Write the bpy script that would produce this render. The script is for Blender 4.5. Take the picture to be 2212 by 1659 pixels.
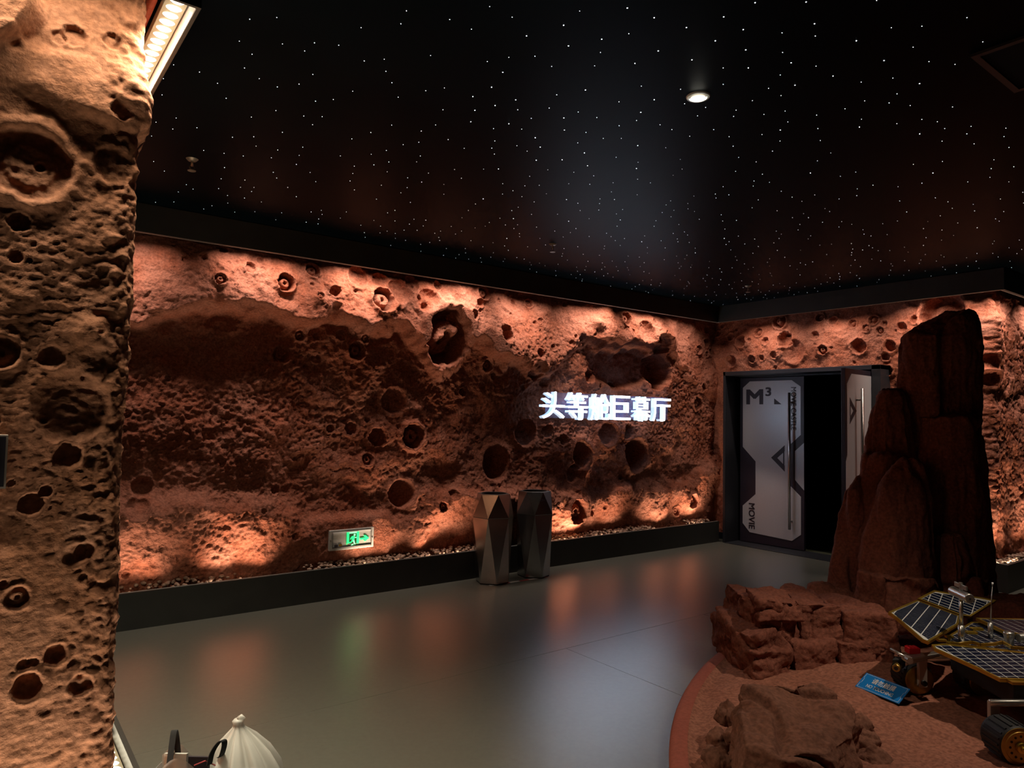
import bpy, bmesh, math, random
import numpy as np
from mathutils import Vector, Matrix

for o in list(bpy.data.objects):
    bpy.data.objects.remove(o)
S = bpy.context.scene
COL = S.collection

# ------------------------------------------------------------------ camera
W, H = 2212.0, 1659.0
FPX = 1511.74
YAW, PITCH, ROLL = math.radians(52.688), math.radians(2.7608), math.radians(1.0408)
CAM = np.array([0.0, 0.0, 1.6])
_f = np.array([math.cos(PITCH)*math.cos(YAW), math.cos(PITCH)*math.sin(YAW), math.sin(PITCH)])
_r = np.array([math.sin(YAW), -math.cos(YAW), 0.0])
_u = np.cross(_r, _f)
_c, _s = math.cos(ROLL), math.sin(ROLL)
RT, UP, FW = _c*_r + _s*_u, -_s*_r + _c*_u, _f
cd = bpy.data.cameras.new('camera'); cam = bpy.data.objects.new('camera', cd); COL.objects.link(cam)
cd.sensor_width = 36.0; cd.lens = FPX / W * 36.0; cd.clip_start = 0.05; cd.clip_end = 100
cam.matrix_world = Matrix(((RT[0], UP[0], -FW[0], CAM[0]), (RT[1], UP[1], -FW[1], CAM[1]),
                           (RT[2], UP[2], -FW[2], CAM[2]), (0, 0, 0, 1)))
S.camera = cam
S.view_settings.view_transform = 'Standard'; S.view_settings.look = 'None'
S.view_settings.gamma = 1.0; S.view_settings.exposure = 0.0
S.view_settings.use_curve_mapping = False
S.cycles.max_bounces = 6; S.cycles.diffuse_bounces = 3; S.cycles.glossy_bounces = 3; S.cycles.transmission_bounces = 3
S.cycles.caustics_reflective = False; S.cycles.caustics_refractive = False

# ------------------------------------------------------------------ world (closed dark foyer)
wd = bpy.data.worlds.new('world'); S.world = wd; wd.use_nodes = True
wd.node_tree.nodes['Background'].inputs[0].default_value = (0.5, 0.55, 0.6, 1)
wd.node_tree.nodes['Background'].inputs[1].default_value = 0.004

def ray(x, y):
    return FW + RT*(x - W/2)/FPX - UP*(y - H/2)/FPX
def at(x, y, ax, v):
    d = ray(x, y); return CAM + d*((v - CAM[ax])/d[ax])
def atd(x, y, t):
    return CAM + ray(x, y)*t
def on_plane(x, y, p0, n):
    d = ray(x, y); return CAM + d*(np.dot(np.asarray(p0)-CAM, n)/np.dot(d, n))
def proj(P):
    d = np.asarray(P, float) - CAM; z = d @ FW
    return W/2 + FPX*(d @ RT)/z, H/2 - FPX*(d @ UP)/z, z

def area_light(name, loc, size, size_y, power, color, target, spread=140):
    l = bpy.data.lights.new(name, 'AREA'); l.shape = 'RECTANGLE'
    l.size = size; l.size_y = size_y; l.energy = power; l.color = color; l.spread = math.radians(spread)
    o = bpy.data.objects.new(name, l); COL.objects.link(o); o.location = loc
    return o
def aim(o, loc, target, along):
    """-Z to target, local X along the given direction"""
    z = -(Vector(target) - Vector(loc)).normalized()
    x = Vector(along); x = (x - z*x.dot(z)).normalized(); y = z.cross(x)
    m = Matrix((x, y, z)).transposed().to_4x4(); m.translation = Vector(loc); o.matrix_world = m

WARM = (1.0, 0.78, 0.66)
AMBER = (1.0, 0.71, 0.50)
WHITE = (1.0, 0.88, 0.66)
P_TOP, P_BOT = 5.2, 2.8
def washers(name, spots, power, col, spread, pos, tgt, along, size):
    for q, k in spots:
        o = area_light(name, (0, 0, 0), size, 0.03, power*k, col, None, spread)
        aim(o, pos(q), tgt(q), along)
# LED wall washers lying in the cove above and the gravel trough below each rock wall
washers('cove_light', ((0.75, .8), (1.85, .9), (2.75, 1.2), (3.7, 1.2), (4.65, 1.0), (5.6, 1.1), (6.55, 1.0), (7.35, .6)), P_TOP, WARM, 100,
        lambda x: (x, 5.70, 3.02), lambda x: (x, 5.95, 2.3), (1, 0, 0), .62)
washers('cove_light', ((5.1, .9), (4.2, .9), (3.3, 1.0), (2.6, 1.1)), P_TOP, WARM, 100,
        lambda y: (7.75, y, 3.02), lambda y: (8.0, y, 2.2), (0, 1, 0), .5)
washers('cove_light', ((8.3, 1), (9.2, 1)), P_TOP, WARM, 100, lambda x: (x, 2.50, 3.02), lambda x: (x, 2.66, 2.2), (1, 0, 0), .5)
washers('trough_light', ((0.95, .7), (1.75, 1.25), (2.95, .8), (3.65, 1.1), (5.3, 1.3), (5.95, .8), (6.85, .9), (7.5, 1.3)), P_BOT, AMBER, 92,
        lambda x: (x, 5.845, 0.215), lambda x: (x, 5.92, 0.75), (1, 0, 0), .45)
washers('trough_light', ((3.35, 1), (2.75, 1)), P_BOT, AMBER, 80, lambda y: (7.98, y, 0.215), lambda y: (8.06, y, 0.75), (0, 1, 0), .45)
washers('trough_light', ((8.2, 1.2), (9.0, 1.2)), P_BOT, AMBER, 80, lambda x: (x, 2.54, 0.215), lambda x: (x, 2.62, 0.75), (1, 0, 0), .45)
# the same washers round the near pillar
washers('cove_light', ((-1.3, .8), (-0.75, .8), (-0.15, 1.0), (0.28, .6)), 4.4, WHITE, 118, lambda x: (x, 2.345, 3.0), lambda x: (x, 2.46, 2.2), (1, 0, 0), .42)
washers('trough_light', ((-1.3, .8), (-0.75, .8), (-0.15, 1.0), (0.28, .6)), 3.0, WHITE, 112, lambda x: (x, 2.33, 0.22), lambda x: (x, 2.45, 0.8), (1, 0, 0), .4)
washers('cove_light', ((2.62, 1), (3.1, 1), (3.6, 1)), 15.0, WHITE, 112, lambda y: (0.455, y, 2.915), lambda y: (0.46, y, 2.0), (0, 1, 0), .42)
washers('trough_light', ((2.75, 1), (3.2, 1), (3.6, 1)), 3.0, WHITE, 120, lambda y: (0.485, y, 0.215), lambda y: (0.42, y, 0.8), (0, 1, 0), .4)
# ceiling spot over the rover display (just outside the frame) and the recessed spot in view
def spot(name, loc, target, power, color, deg, blend, r=0.03):
    l = bpy.data.lights.new(name, 'SPOT'); l.energy = power; l.color = color
    l.spot_size = math.radians(deg); l.spot_blend = blend; l.shadow_soft_size = r
    o = bpy.data.objects.new(name, l); COL.objects.link(o); aim(o, loc, target, (1, 0, 0)); return o
spot('display_spot', (4.35, 0.95, 3.0), (3.6, 1.5, 0.15), 130, (1.0, 0.82, 0.64), 66, 0.75)
spot('recessed_spot', (2.525, 1.955, 3.03), (4.05, 2.15, 0.2), 48, (1.0, 0.84, 0.66), 54, 1.0)

# ------------------------------------------------------------------ numpy noise
def _hash(ix, iy, iz, seed):
    h = (np.asarray(ix)*374761393 + iy*668265263 + iz*2147483647 + seed*974711) & 0xffffffff
    h = ((h ^ (h >> 13))*1274126177) & 0xffffffff
    h = (h ^ (h >> 16)) & 0xffffffff
    h = (h*2246822519) & 0xffffffff
    return ((h ^ (h >> 15)) & 0xffffff).astype(np.float64)/0xffffff*2 - 1
def n2(x, y, seed=0):
    x0 = np.floor(x).astype(np.int64); y0 = np.floor(y).astype(np.int64)
    fx, fy = x-x0, y-y0
    a = 6.2831853*_hash(x0, y0, x0*0, seed); b = 6.2831853*_hash(x0+1, y0, x0*0, seed)
    c = 6.2831853*_hash(x0, y0+1, x0*0, seed); d = 6.2831853*_hash(x0+1, y0+1, x0*0, seed)
    g = lambda t, px, py: np.cos(t)*px + np.sin(t)*py
    u = fx*fx*fx*(fx*(fx*6-15)+10); v = fy*fy*fy*(fy*(fy*6-15)+10)
    return 1.5*((g(a, fx, fy)*(1-u) + g(b, fx-1, fy)*u)*(1-v) + (g(c, fx, fy-1)*(1-u) + g(d, fx-1, fy-1)*u)*v)
def f2(x, y, freq, octv, seed, gain=.5):
    s = 0; a = 1.0
    for k in range(octv):
        s = s + a*n2(x*freq + 17.3*k, y*freq - 9.1*k, seed+k); freq *= 2.03; a *= gain
    return s
def n3(P, freq, seed):
    P = P*freq; I = np.floor(P).astype(np.int64); F = P-I; U = F*F*(3-2*F); s = 0
    for dx in (0, 1):
        for dy in (0, 1):
            for dz in (0, 1):
                w = (U[:, 0] if dx else 1-U[:, 0])*(U[:, 1] if dy else 1-U[:, 1])*(U[:, 2] if dz else 1-U[:, 2])
                s = s + w*_hash(I[:, 0]+dx, I[:, 1]+dy, I[:, 2]+dz, seed)
    return s
def f3(P, freq, octv, seed, gain=.5):
    s = 0; a = 1.0
    for k in range(octv):
        s = s + a*n3(P + 3.7*k, freq, seed+k); freq *= 2.03; a *= gain
    return s
def sst(a, b, x):
    t = np.clip((x-a)/(b-a), 0, 1); return t*t*(3-2*t)

# ------------------------------------------------------------------ materials
def nodes(name):
    m = bpy.data.materials.new(name); m.use_nodes = True
    nt = m.node_tree; return m, nt, nt.nodes['Principled BSDF'], nt.links
def plain(name, col, rough=.5, metal=0.0, spec=.5, bump=0, bscale=80, var=0.0, vscale=6, aniso=0):
    m, nt, b, L = nodes(name)
    b.inputs['Base Color'].default_value = (*col, 1); b.inputs['Roughness'].default_value = rough
    b.inputs['Metallic'].default_value = metal; b.inputs['Specular IOR Level'].default_value = spec
    tc = nt.nodes.new('ShaderNodeTexCoord')
    n = nt.nodes.new('ShaderNodeTexNoise'); n.inputs['Scale'].default_value = vscale; n.inputs['Detail'].default_value = 5
    L.new(tc.outputs['Object'], n.inputs['Vector'])
    r = nt.nodes.new('ShaderNodeValToRGB')
    r.color_ramp.elements[0].position = .3; r.color_ramp.elements[1].position = .7
    r.color_ramp.elements[0].color = (*[c*(1-var) for c in col], 1)
    r.color_ramp.elements[1].color = (*[min(1, c*(1+var)) for c in col], 1)
    L.new(n.outputs['Fac'], r.inputs['Fac']); L.new(r.outputs['Color'], b.inputs['Base Color'])
    if bump:
        n2_ = nt.nodes.new('ShaderNodeTexNoise'); n2_.inputs['Scale'].default_value = bscale; n2_.inputs['Detail'].default_value = 4
        L.new(tc.outputs['Object'], n2_.inputs['Vector'])
        bp = nt.nodes.new('ShaderNodeBump'); bp.inputs['Strength'].default_value = 1; bp.inputs['Distance'].default_value = bump
        L.new(n2_.outputs['Fac'], bp.inputs['Height']); L.new(bp.outputs['Normal'], b.inputs['Normal'])
    return m
def rockmat(name, cols, bump=.004, bscale=70, vscale=1.6, rough=.9, speck=.25):
    m, nt, b, L = nodes(name)
    b.inputs['Roughness'].default_value = rough; b.inputs['Specular IOR Level'].default_value = .15
    tc = nt.nodes.new('ShaderNodeTexCoord')
    n = nt.nodes.new('ShaderNodeTexNoise'); n.inputs['Scale'].default_value = vscale; n.inputs['Detail'].default_value = 8
    n.inputs['Roughness'].default_value = .65
    L.new(tc.outputs['Object'], n.inputs['Vector'])
    r = nt.nodes.new('ShaderNodeValToRGB'); cr = r.color_ramp
    cr.elements[0].position = .3; cr.elements[1].position = .7
    cr.elements[0].color = (*cols[0], 1); cr.elements[1].color = (*cols[-1], 1)
    for i, c in enumerate(cols[1:-1]):
        e = cr.elements.new(.3 + .4*(i+1)/(len(cols)-1)); e.color = (*c, 1)
    L.new(n.outputs['Fac'], r.inputs['Fac'])
    s = nt.nodes.new('ShaderNodeTexNoise'); s.inputs['Scale'].default_value = 55; s.inputs['Detail'].default_value = 3
    L.new(tc.outputs['Object'], s.inputs['Vector'])
    mp = nt.nodes.new('ShaderNodeMapRange'); mp.inputs[1].default_value = .35; mp.inputs[2].default_value = .65
    mp.inputs[3].default_value = 1-speck; mp.inputs[4].default_value = 1+speck*.6
    L.new(s.outputs['Fac'], mp.inputs[0])
    mx = nt.nodes.new('ShaderNodeVectorMath'); mx.operation = 'SCALE'
    L.new(r.outputs['Color'], mx.inputs[0]); L.new(mp.outputs[0], mx.inputs['Scale'])
    L.new(mx.outputs[0], b.inputs['Base Color'])
    h = nt.nodes.new('ShaderNodeTexNoise'); h.inputs['Scale'].default_value = bscale; h.inputs['Detail'].default_value = 6
    h.inputs['Roughness'].default_value = .6
    L.new(tc.outputs['Object'], h.inputs['Vector'])
    bp = nt.nodes.new('ShaderNodeBump'); bp.inputs['Distance'].default_value = bump; bp.inputs['Strength'].default_value = 1
    L.new(h.outputs['Fac'], bp.inputs['Height']); L.new(bp.outputs['Normal'], b.inputs['Normal'])
    return m
def emit(name, col, strength, base=None):
    m, nt, b, L = nodes(name)
    b.inputs['Base Color'].default_value = (*(base or col), 1)
    b.inputs['Emission Color'].default_value = (*col, 1); b.inputs['Emission Strength'].default_value = strength
    tc = nt.nodes.new('ShaderNodeTexCoord'); n = nt.nodes.new('ShaderNodeTexNoise'); n.inputs['Scale'].default_value = 30
    L.new(tc.outputs['Object'], n.inputs['Vector'])
    mp = nt.nodes.new('ShaderNodeMapRange'); mp.inputs[3].default_value = strength*.96; mp.inputs[4].default_value = strength*1.04
    L.new(n.outputs['Fac'], mp.inputs[0]); L.new(mp.outputs[0], b.inputs['Emission Strength'])
    return m
def film(name, col, alpha, rough=.3):
    m = plain(name, col, rough, 0, .5, var=.05)
    m.node_tree.nodes['Principled BSDF'].inputs['Alpha'].default_value = alpha
    return m

M = {}
M['wall'] = rockmat('mars_wall', [(.24, .082, .048), (.36, .145, .094), (.31, .10, .055), (.40, .178, .122)], .013, 55)
M['pillar'] = rockmat('mars_pillar', [(.27, .108, .058), (.37, .165, .095), (.31, .128, .066), (.41, .195, .12)], .004, 75, 2.2)
M['rock'] = rockmat('display_rock', [(.16, .05, .032), (.24, .085, .055), (.20, .07, .045)], .005, 60, 2.5)
M['boulder'] = rockmat('boulder_rock', [(.17, .075, .05), (.23, .10, .065), (.20, .08, .05)], .004, 60, 3)
M['sand'] = rockmat('red_sand', [(.27, .105, .068), (.33, .135, .088), (.29, .11, .068)], .0035, 85, 2.5, speck=.3)
M['rim'] = rockmat('red_rim', [(.30, .08, .055), (.33, .095, .06)], .001, 150, 3, .75, .12)
M['black'] = plain('matte_black_board', (.030, .032, .029), .55, spec=.35, var=.15)
M['plinth'] = plain('plinth_grey', (.030, .031, .028), .5, spec=.4, var=.12)
M['ceiling'] = plain('ceiling_black', (.0016, .0040, .0056), .44, spec=.028, var=.2, vscale=2)
M['floor'] = plain('floor_grey_epoxy', (.122, .126, .103), .27, spec=1.0, var=.05, vscale=40, bump=.0004, bscale=400)
_b = M['floor'].node_tree.nodes['Principled BSDF']; _b.inputs['Coat Weight'].default_value = .5; _b.inputs['Coat Roughness'].default_value = .33
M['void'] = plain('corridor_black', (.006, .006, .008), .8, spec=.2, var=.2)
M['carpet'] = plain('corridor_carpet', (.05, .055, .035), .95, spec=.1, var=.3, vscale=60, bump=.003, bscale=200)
M['frame'] = plain('door_frame_metal', (.03, .033, .04), .38, .3, var=.1)
M['doorblk'] = plain('door_dark_laminate', (.022, .017, .028), .45, var=.1)
M['doorwht'] = plain('door_brushed_panel', (.52, .53, .56), .36, .1, var=.04, vscale=120)
M['steel'] = plain('brushed_steel', (.52, .50, .47), .28, 1.0, var=.06, vscale=40)
M['binsteel'] = plain('bin_steel', (.42, .42, .42), .25, 1.0, var=.10, vscale=9)
M['bindark'] = plain('bin_liner', (.012, .012, .013), .6, var=.1)
M['pebble'] = rockmat('pebble', [(.22, .13, .09), (.40, .29, .22), (.20, .11, .07)], .001, 120, 9)
M['gold'] = plain('gold_anodised', (.62, .40, .06), .32, .85, var=.12, vscale=20)
M['goldw'] = plain('gold_wheel', (.42, .27, .06), .38, .8, var=.15, vscale=25)
M['cell'] = plain('solar_cell_blue', (.006, .010, .028), .35, 0, .25, var=.25, vscale=30)
M['grid'] = plain('cell_grid_silver', (.72, .72, .68), .4, .1, var=.05)
M['rubber'] = plain('rover_black', (.010, .010, .011), .6, var=.2)
M['silver'] = plain('rover_silver', (.60, .59, .54), .30, .9, var=.08, vscale=30)
M['strut'] = plain('rover_pale_bracket', (.50, .42, .36), .5, .2, var=.08)
M['red'] = plain('rover_red', (.55, .008, .014), .35, var=.08)
M['blue'] = plain('sign_blue', (.008, .20, .60), .4, var=.04)
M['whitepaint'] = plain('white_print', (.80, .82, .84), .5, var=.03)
M['ink'] = plain('dark_print', (.020, .016, .026), .5, var=.05)
M['alu'] = plain('aluminium_plate', (.55, .56, .52), .42, .1, var=.06, vscale=60)
M['green'] = emit('exit_green', (.02, 1.0, .22), 1.3)
M['greenpale'] = emit('exit_pale_green', (.25, 1.0, .45), 1.1)
M['dkgreen'] = plain('exit_dark_green', (.02, .10, .04), .5, var=.05)
M['neon'] = emit('sign_white_face', (.76, .86, 1.0), 14)
M['neonside'] = emit('sign_return', (.62, .80, 1.0), .6)
M['led'] = emit('led_lens', (1.0, .93, .70), 5)
M['star'] = emit('star_light', (.85, .92, 1.0), 11)
M['stardim'] = emit('star_light_faint', (.85, .92, 1.0), 10)
M['lens'] = emit('downlight_lens', (1.0, .95, .80), 9)
for k_ in ('star', 'stardim', 'led', 'neonside', 'greenpale', 'green', 'lens'): M[k_].cycles.emission_sampling = 'NONE'
M['ceiling'].node_tree.nodes['Principled BSDF'].inputs['Specular Tint'].default_value = (.28, .62, 1.0, 1)
M['acrylic'] = film('acrylic_backing', (.30, .26, .42), .35, .15)
M['bag'] = film('thin_plastic', (.88, .87, .80), .55, .4)
M['clear'] = film('clear_pvc', (.74, .77, .78), .5, .15)
M['strap'] = plain('black_webbing', (.012, .012, .012), .85, var=.2, vscale=60)
M['tapew'] = plain('tape_white', (.45, .44, .40), .6, var=.1)
M['taper'] = plain('tape_red', (.30, .03, .03), .6, var=.1)
M['brass'] = plain('old_brass', (.30, .25, .19), .5, .6, var=.2)
M['led_body'] = plain('led_bar_body', (.30, .28, .20), .5, .3, var=.1)

# ------------------------------------------------------------------ object helpers
def wloc(o):
    v = Vector((0, 0, 0))
    while o is not None:
        v = v + Vector(o.location); o = o.parent
    return v
def tag(o, label=None, cat=None, group=None, kind=None):
    if label: o['label'] = label
    if cat: o['category'] = cat
    if group: o['group'] = group
    if kind: o['kind'] = kind
    return o
def thing(name, label, cat, loc, group=None):
    o = bpy.data.objects.new(name, None); COL.objects.link(o); o.location = loc
    o.empty_display_size = .1
    return tag(o, label, cat, group)
def mkobj(name, V, F, mat, parent=None, smooth=False, loc=None, mi=None):
    V = np.asarray(V, float).reshape(-1, 3)
    base = np.array(wloc(parent)) if parent is not None else np.zeros(3)
    lo = np.zeros(3)
    if parent is None:
        lo = np.array(loc) if loc is not None else np.array([(V[:, 0].min()+V[:, 0].max())/2, (V[:, 1].min()+V[:, 1].max())/2, V[:, 2].min()])
    me = bpy.data.meshes.new(name)
    me.from_pydata((V-base-lo).tolist(), [], [list(f) for f in F])
    mats = mat if isinstance(mat, (list, tuple)) else [mat]
    for m in mats: me.materials.append(M[m] if isinstance(m, str) else m)
    if mi is not None: me.polygons.foreach_set('material_index', mi)
    if smooth: me.polygons.foreach_set('use_smooth', [True]*len(me.polygons))
    me.update()
    o = bpy.data.objects.new(name, me); COL.objects.link(o)
    o.location = lo; o.parent = parent
    return o
class MB:
    def __init__(s): s.v = []; s.f = []
    def add(s, V, F):
        b = len(s.v); s.v += [tuple(p) for p in V]; s.f += [[i+b for i in f] for f in F]; return s
    def box(s, lo, hi, bev=0):
        (a, b, c), (d, e, f) = lo, hi
        return s.add([(a, b, c), (d, b, c), (d, e, c), (a, e, c), (a, b, f), (d, b, f), (d, e, f), (a, e, f)],
                     [(0, 3, 2, 1), (4, 5, 6, 7), (0, 1, 5, 4), (1, 2, 6, 5), (2, 3, 7, 6), (3, 0, 4, 7)])
    def obox(s, c, ax, ay, az):
        c = np.asarray(c, float); ax, ay, az = (np.asarray(q, float) for q in (ax, ay, az))
        P = [c+i*ax+j*ay+k*az for k in (-1, 1) for i, j in ((-1, -1), (1, -1), (1, 1), (-1, 1))]
        return s.add(P, [(0, 3, 2, 1), (4, 5, 6, 7), (0, 1, 5, 4), (1, 2, 6, 5), (2, 3, 7, 6), (3, 0, 4, 7)])
    def tube(s, pts, rad, n=12, caps=True):
        pts = [np.asarray(p, float) for p in pts]
        rads = rad if isinstance(rad, (list, tuple)) else [rad]*len(pts)
        rings = []; prev = None
        for i, p in enumerate(pts):
            t = pts[min(i+1, len(pts)-1)] - pts[max(i-1, 0)]
            if np.linalg.norm(t) < 1e-9: t = prev if prev is not None else np.array([0, 0, 1.])
            t = t/np.linalg.norm(t); prev = t
            a = np.cross(t, [0, 0, 1.]) if abs(t[2]) < .9 else np.cross(t, [1., 0, 0])
            a /= np.linalg.norm(a); b = np.cross(t, a)
            rings.append([p + rads[i]*(math.cos(2*math.pi*k/n)*a + math.sin(2*math.pi*k/n)*b) for k in range(n)])
        F = []
        for i in range(len(pts)-1):
            for k in range(n):
                F.append((i*n+k, i*n+(k+1) % n, (i+1)*n+(k+1) % n, (i+1)*n+k))
        if caps:
            F.append(tuple(range(n))[::-1]); F.append(tuple((len(pts)-1)*n+k for k in range(n)))
        return s.add([q for r in rings for q in r], F)
    def prism(s, poly, off):
        """polygon (3-D points) pushed along off"""
        n = len(poly); off = np.asarray(off, float)
        P = [np.asarray(p, float) for p in poly]
        nn = np.zeros(3)
        for i in range(n): nn += np.cross(P[i], P[(i+1) % n])
        if nn @ off > 0: P = P[::-1]
        Q = [p+off for p in P]
        return s.add(P+Q, [tuple(range(n)), tuple(range(2*n-1, n-1, -1))] + [(i, n+i, n+(i+1) % n, (i+1) % n) for i in range(n)])
    def build(s, name, mat, parent=None, smooth=False, loc=None):
        return mkobj(name, s.v, s.f, mat, parent, smooth, loc)
def bevel(o, w, seg=2):
    m = o.modifiers.new('bevel', 'BEVEL'); m.width = w; m.segments = seg; m.limit_method = 'ANGLE'; return o
def struct(o): o['kind'] = 'structure'; return o

# ------------------------------------------------------------------ rock-wall height fields
def crater_list_to_uv(lst, fn):
    return [fn(*c) for c in lst]
def apply_craters(D, U, Z, craters, seed, ragk=1.0, rimk=1.0):
    rng = random.Random(seed); du = U[1]-U[0]; dz = Z[1]-Z[0]
    for (u, z, R, kind, depth, asp) in craters:
        ru = R*asp; e = 1.75
        i0, i1 = int((u-ru*e-U[0])/du), int((u+ru*e-U[0])/du)+2
        j0, j1 = int((z-R*e-Z[0])/dz), int((z+R*e-Z[0])/dz)+2
        i0, j0 = max(i0, 0), max(j0, 0); i1, j1 = min(i1, len(U)), min(j1, len(Z))
        if i1-i0 < 2 or j1-j0 < 2: continue
        uu, zz = np.meshgrid((U[i0:i1]-u)/ru, (Z[j0:j1]-z)/R, indexing='ij')
        t = np.hypot(uu, zz); sd = rng.randrange(9999)
        rag = {'hole': .22, 'bowl': .05}.get(kind, .13)*ragk
        t = t*(1 + rag*n2(uu*1.7+sd, zz*1.7, sd) + rag*.8*n2(uu*4+sd, zz*4, sd+1))
        d = D[i0:i1, j0:j1]
        rim = rimk*np.exp(-((t-1.08)/.20)**2)
        if kind == 'hole':
            m = sst(1.02, .72, t); d += rim*.18*R - m*depth
            d += .0
        elif kind == 'bowl':
            m = np.clip(1-t*t, 0, 1)**.6; d += rim*.10*R - m*depth
        elif kind == 'ring':       # raised rim, moat, inner lump with a pit
            m = sst(1.0, .80, t); inner = sst(.66, .45, t); pit = sst(.22, .10, t)
            d += rim*.30*R - m*depth + inner*depth*.85 - pit*depth*.8
        elif kind == 'basin':      # wide shallow moat round a lumpy floor with a small pit
            m = sst(1.0, .84, t); inner = sst(.66, .52, t); lum = n2(uu*2.6+sd, zz*2.6, sd+5)*.5 + n2(uu*6+sd, zz*6, sd+6)*.3
            pit = sst(.15, .08, np.hypot(uu-.22, zz-.02))
            d += rim*.30*R - m*depth + inner*depth*(.75+.8*lum) - pit*depth*1.2
        elif kind == 'bump':
            d += depth*np.exp(-(t/.6)**2)
        elif kind == 'ball':
            m = sst(1.0, .85, t); d += rim*.3*R - m*depth + np.sqrt(np.clip(1-(t/.6)**2, 0, 1))*depth*1.1
        D[i0:i1, j0:j1] = d
def grid_mesh(name, P, keep, mat, loc):
    nu, nz = P.shape[:2]
    V = P.reshape(-1, 3)
    idx = np.arange(nu*nz).reshape(nu, nz)
    q = np.stack([idx[:-1, :-1], idx[1:, :-1], idx[1:, 1:], idx[:-1, 1:]], -1)
    q = q[keep] if keep is not None else q.reshape(-1, 4)
    q = q.reshape(-1, 4)
    used = np.zeros(nu*nz, bool); used[q.ravel()] = True
    remap = np.cumsum(used)-1; V = V[used]-np.asarray(loc); q = remap[q]
    me = bpy.data.meshes.new(name)
    me.vertices.add(len(V)); me.vertices.foreach_set('co', V.astype(np.float32).ravel())
    me.loops.add(q.size); me.loops.foreach_set('vertex_index', q.astype(np.int32).ravel())
    me.polygons.add(len(q)); me.polygons.foreach_set('loop_start', np.arange(0, q.size, 4, dtype=np.int32))
    me.polygons.foreach_set('use_smooth', np.ones(len(q), bool))
    me.materials.append(M[mat]); me.update(calc_edges=True); me.validate()
    o = bpy.data.objects.new(name, me); COL.objects.link(o); o.location = loc
    return o

def scatter(rng, n, u0, u1, z0, z1, r0, r1):
    out = []
    for _ in range(n):
        R = r0*(r1/r0)**(rng.random()**2.2)
        out.append((rng.uniform(u0, u1), rng.uniform(z0, z1), R, rng.choice(['hole', 'bowl', 'hole', 'hole', 'ring']), R*rng.uniform(.5, .9), 1.0))
    return out

# ---- left wall -----------------------------------------------------
YW = 6.02
def lw(px, py, r, kind='hole', k=.8, asp=1.0):
    p = at(px, py, 1, 5.95); t = (p-CAM) @ FW
    R = r*t/FPX*1.05; return (p[0], p[2], R, kind, R*k, asp)
LW = [(400,561,8),(436,556,8),(537,581,12),(565,583,6),(490,571,5),(468,607,12,'ring'),(497,543,8,'bowl',.3),(674,584,15,'ring'),
 (612,613,19,'ring',1.0),(715,632,12,'hole',1.2),(669,617,5),(683,642,8,'ring'),(820,650,26,'ring',1.0),(771,599,24,'bowl',.3),
 (822,607,18,'bowl',.35),(855,632,26,'bowl',.4),(888,612,17,'bowl',.35),(652,723,11,'ring'),(689,726,7),(615,764,17,'hole',1.0),
 (739,723,11),(771,715,8),(787,731,10,'ring'),(771,757,18,'ring'),(765,791,6),(642,781,5),(669,789,6),(695,769,5),
 (766,926,14),(799,908,6),(822,943,20,'hole',1.0),(868,922,6),(895,943,26,'ring',.8),(799,994,13,'ring'),(721,926,9,'ring'),
 (857,865,28,'bowl',.4),(873,1067,30,'bowl',.9),(310,1055,22,'bowl',.7),(297,1100,24,'bowl',.35),(273,1243,8),(326,1257,6),(422,1229,6),
 (920,654,28,'bowl',.4),(912,662,7,'hole'),(958,728,62,'ring',.55,.85),(1009,683,12),(1039,635,14,'ring'),(1028,656,9),(1082,723,19,'hole',1.2),
 (1077,649,6),(1115,651,6),(1150,654,9,'ring'),(1169,661,5),(1169,692,6),(1158,697,5),(1158,766,12),(1192,751,7),(1281,698,22,'bump',.8),
 (1386,719,24,'bowl',.4),(1344,690,14,'ring'),(1424,800,40,'hole',1.0,.85),(1422,745,24,'hole',1.2),(1279,812,15,'hole',.9),(1184,825,12),
 (1338,830,7,'ring'),(1303,833,5),(1158,801,20,'hole',.7),(1146,936,29,'bowl',1.1),(1080,1002,36,'bowl',1.1,.95),(1194,932,14),(1224,951,12),
 (1323,939,24,'bowl',1.0),(1365,934,16),(1266,985,30,'bowl',1.0),(1382,985,36,'bowl',1.0),(1251,1027,26,'bowl',.9),(1213,977,16,'bump',.9),
 (1241,1103,25,'ring',.7),(1281,1107,8),(1308,1095,6),(1468,1105,10,'ring'),(1496,1082,15,'ring',.9),(1513,871,14,'ring'),(1521,837,9),(1517,755,9,'ring'),
 (1536,740,9),(1545,761,8,'ring'),(1534,711,8),(1057,789,13,'ring'),(1007,846,9,'ring'),(956,1095,11,'ring'),(981,1069,10),(600,1060,10),(640,1160,8)]
def px_line(pts, ax, v):
    q = sorted([tuple(at(x, y, ax, v)) for x, y in pts], key=lambda p: p[0]); return np.array([p[0] for p in q]), np.array([p[2] for p in q])
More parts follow.
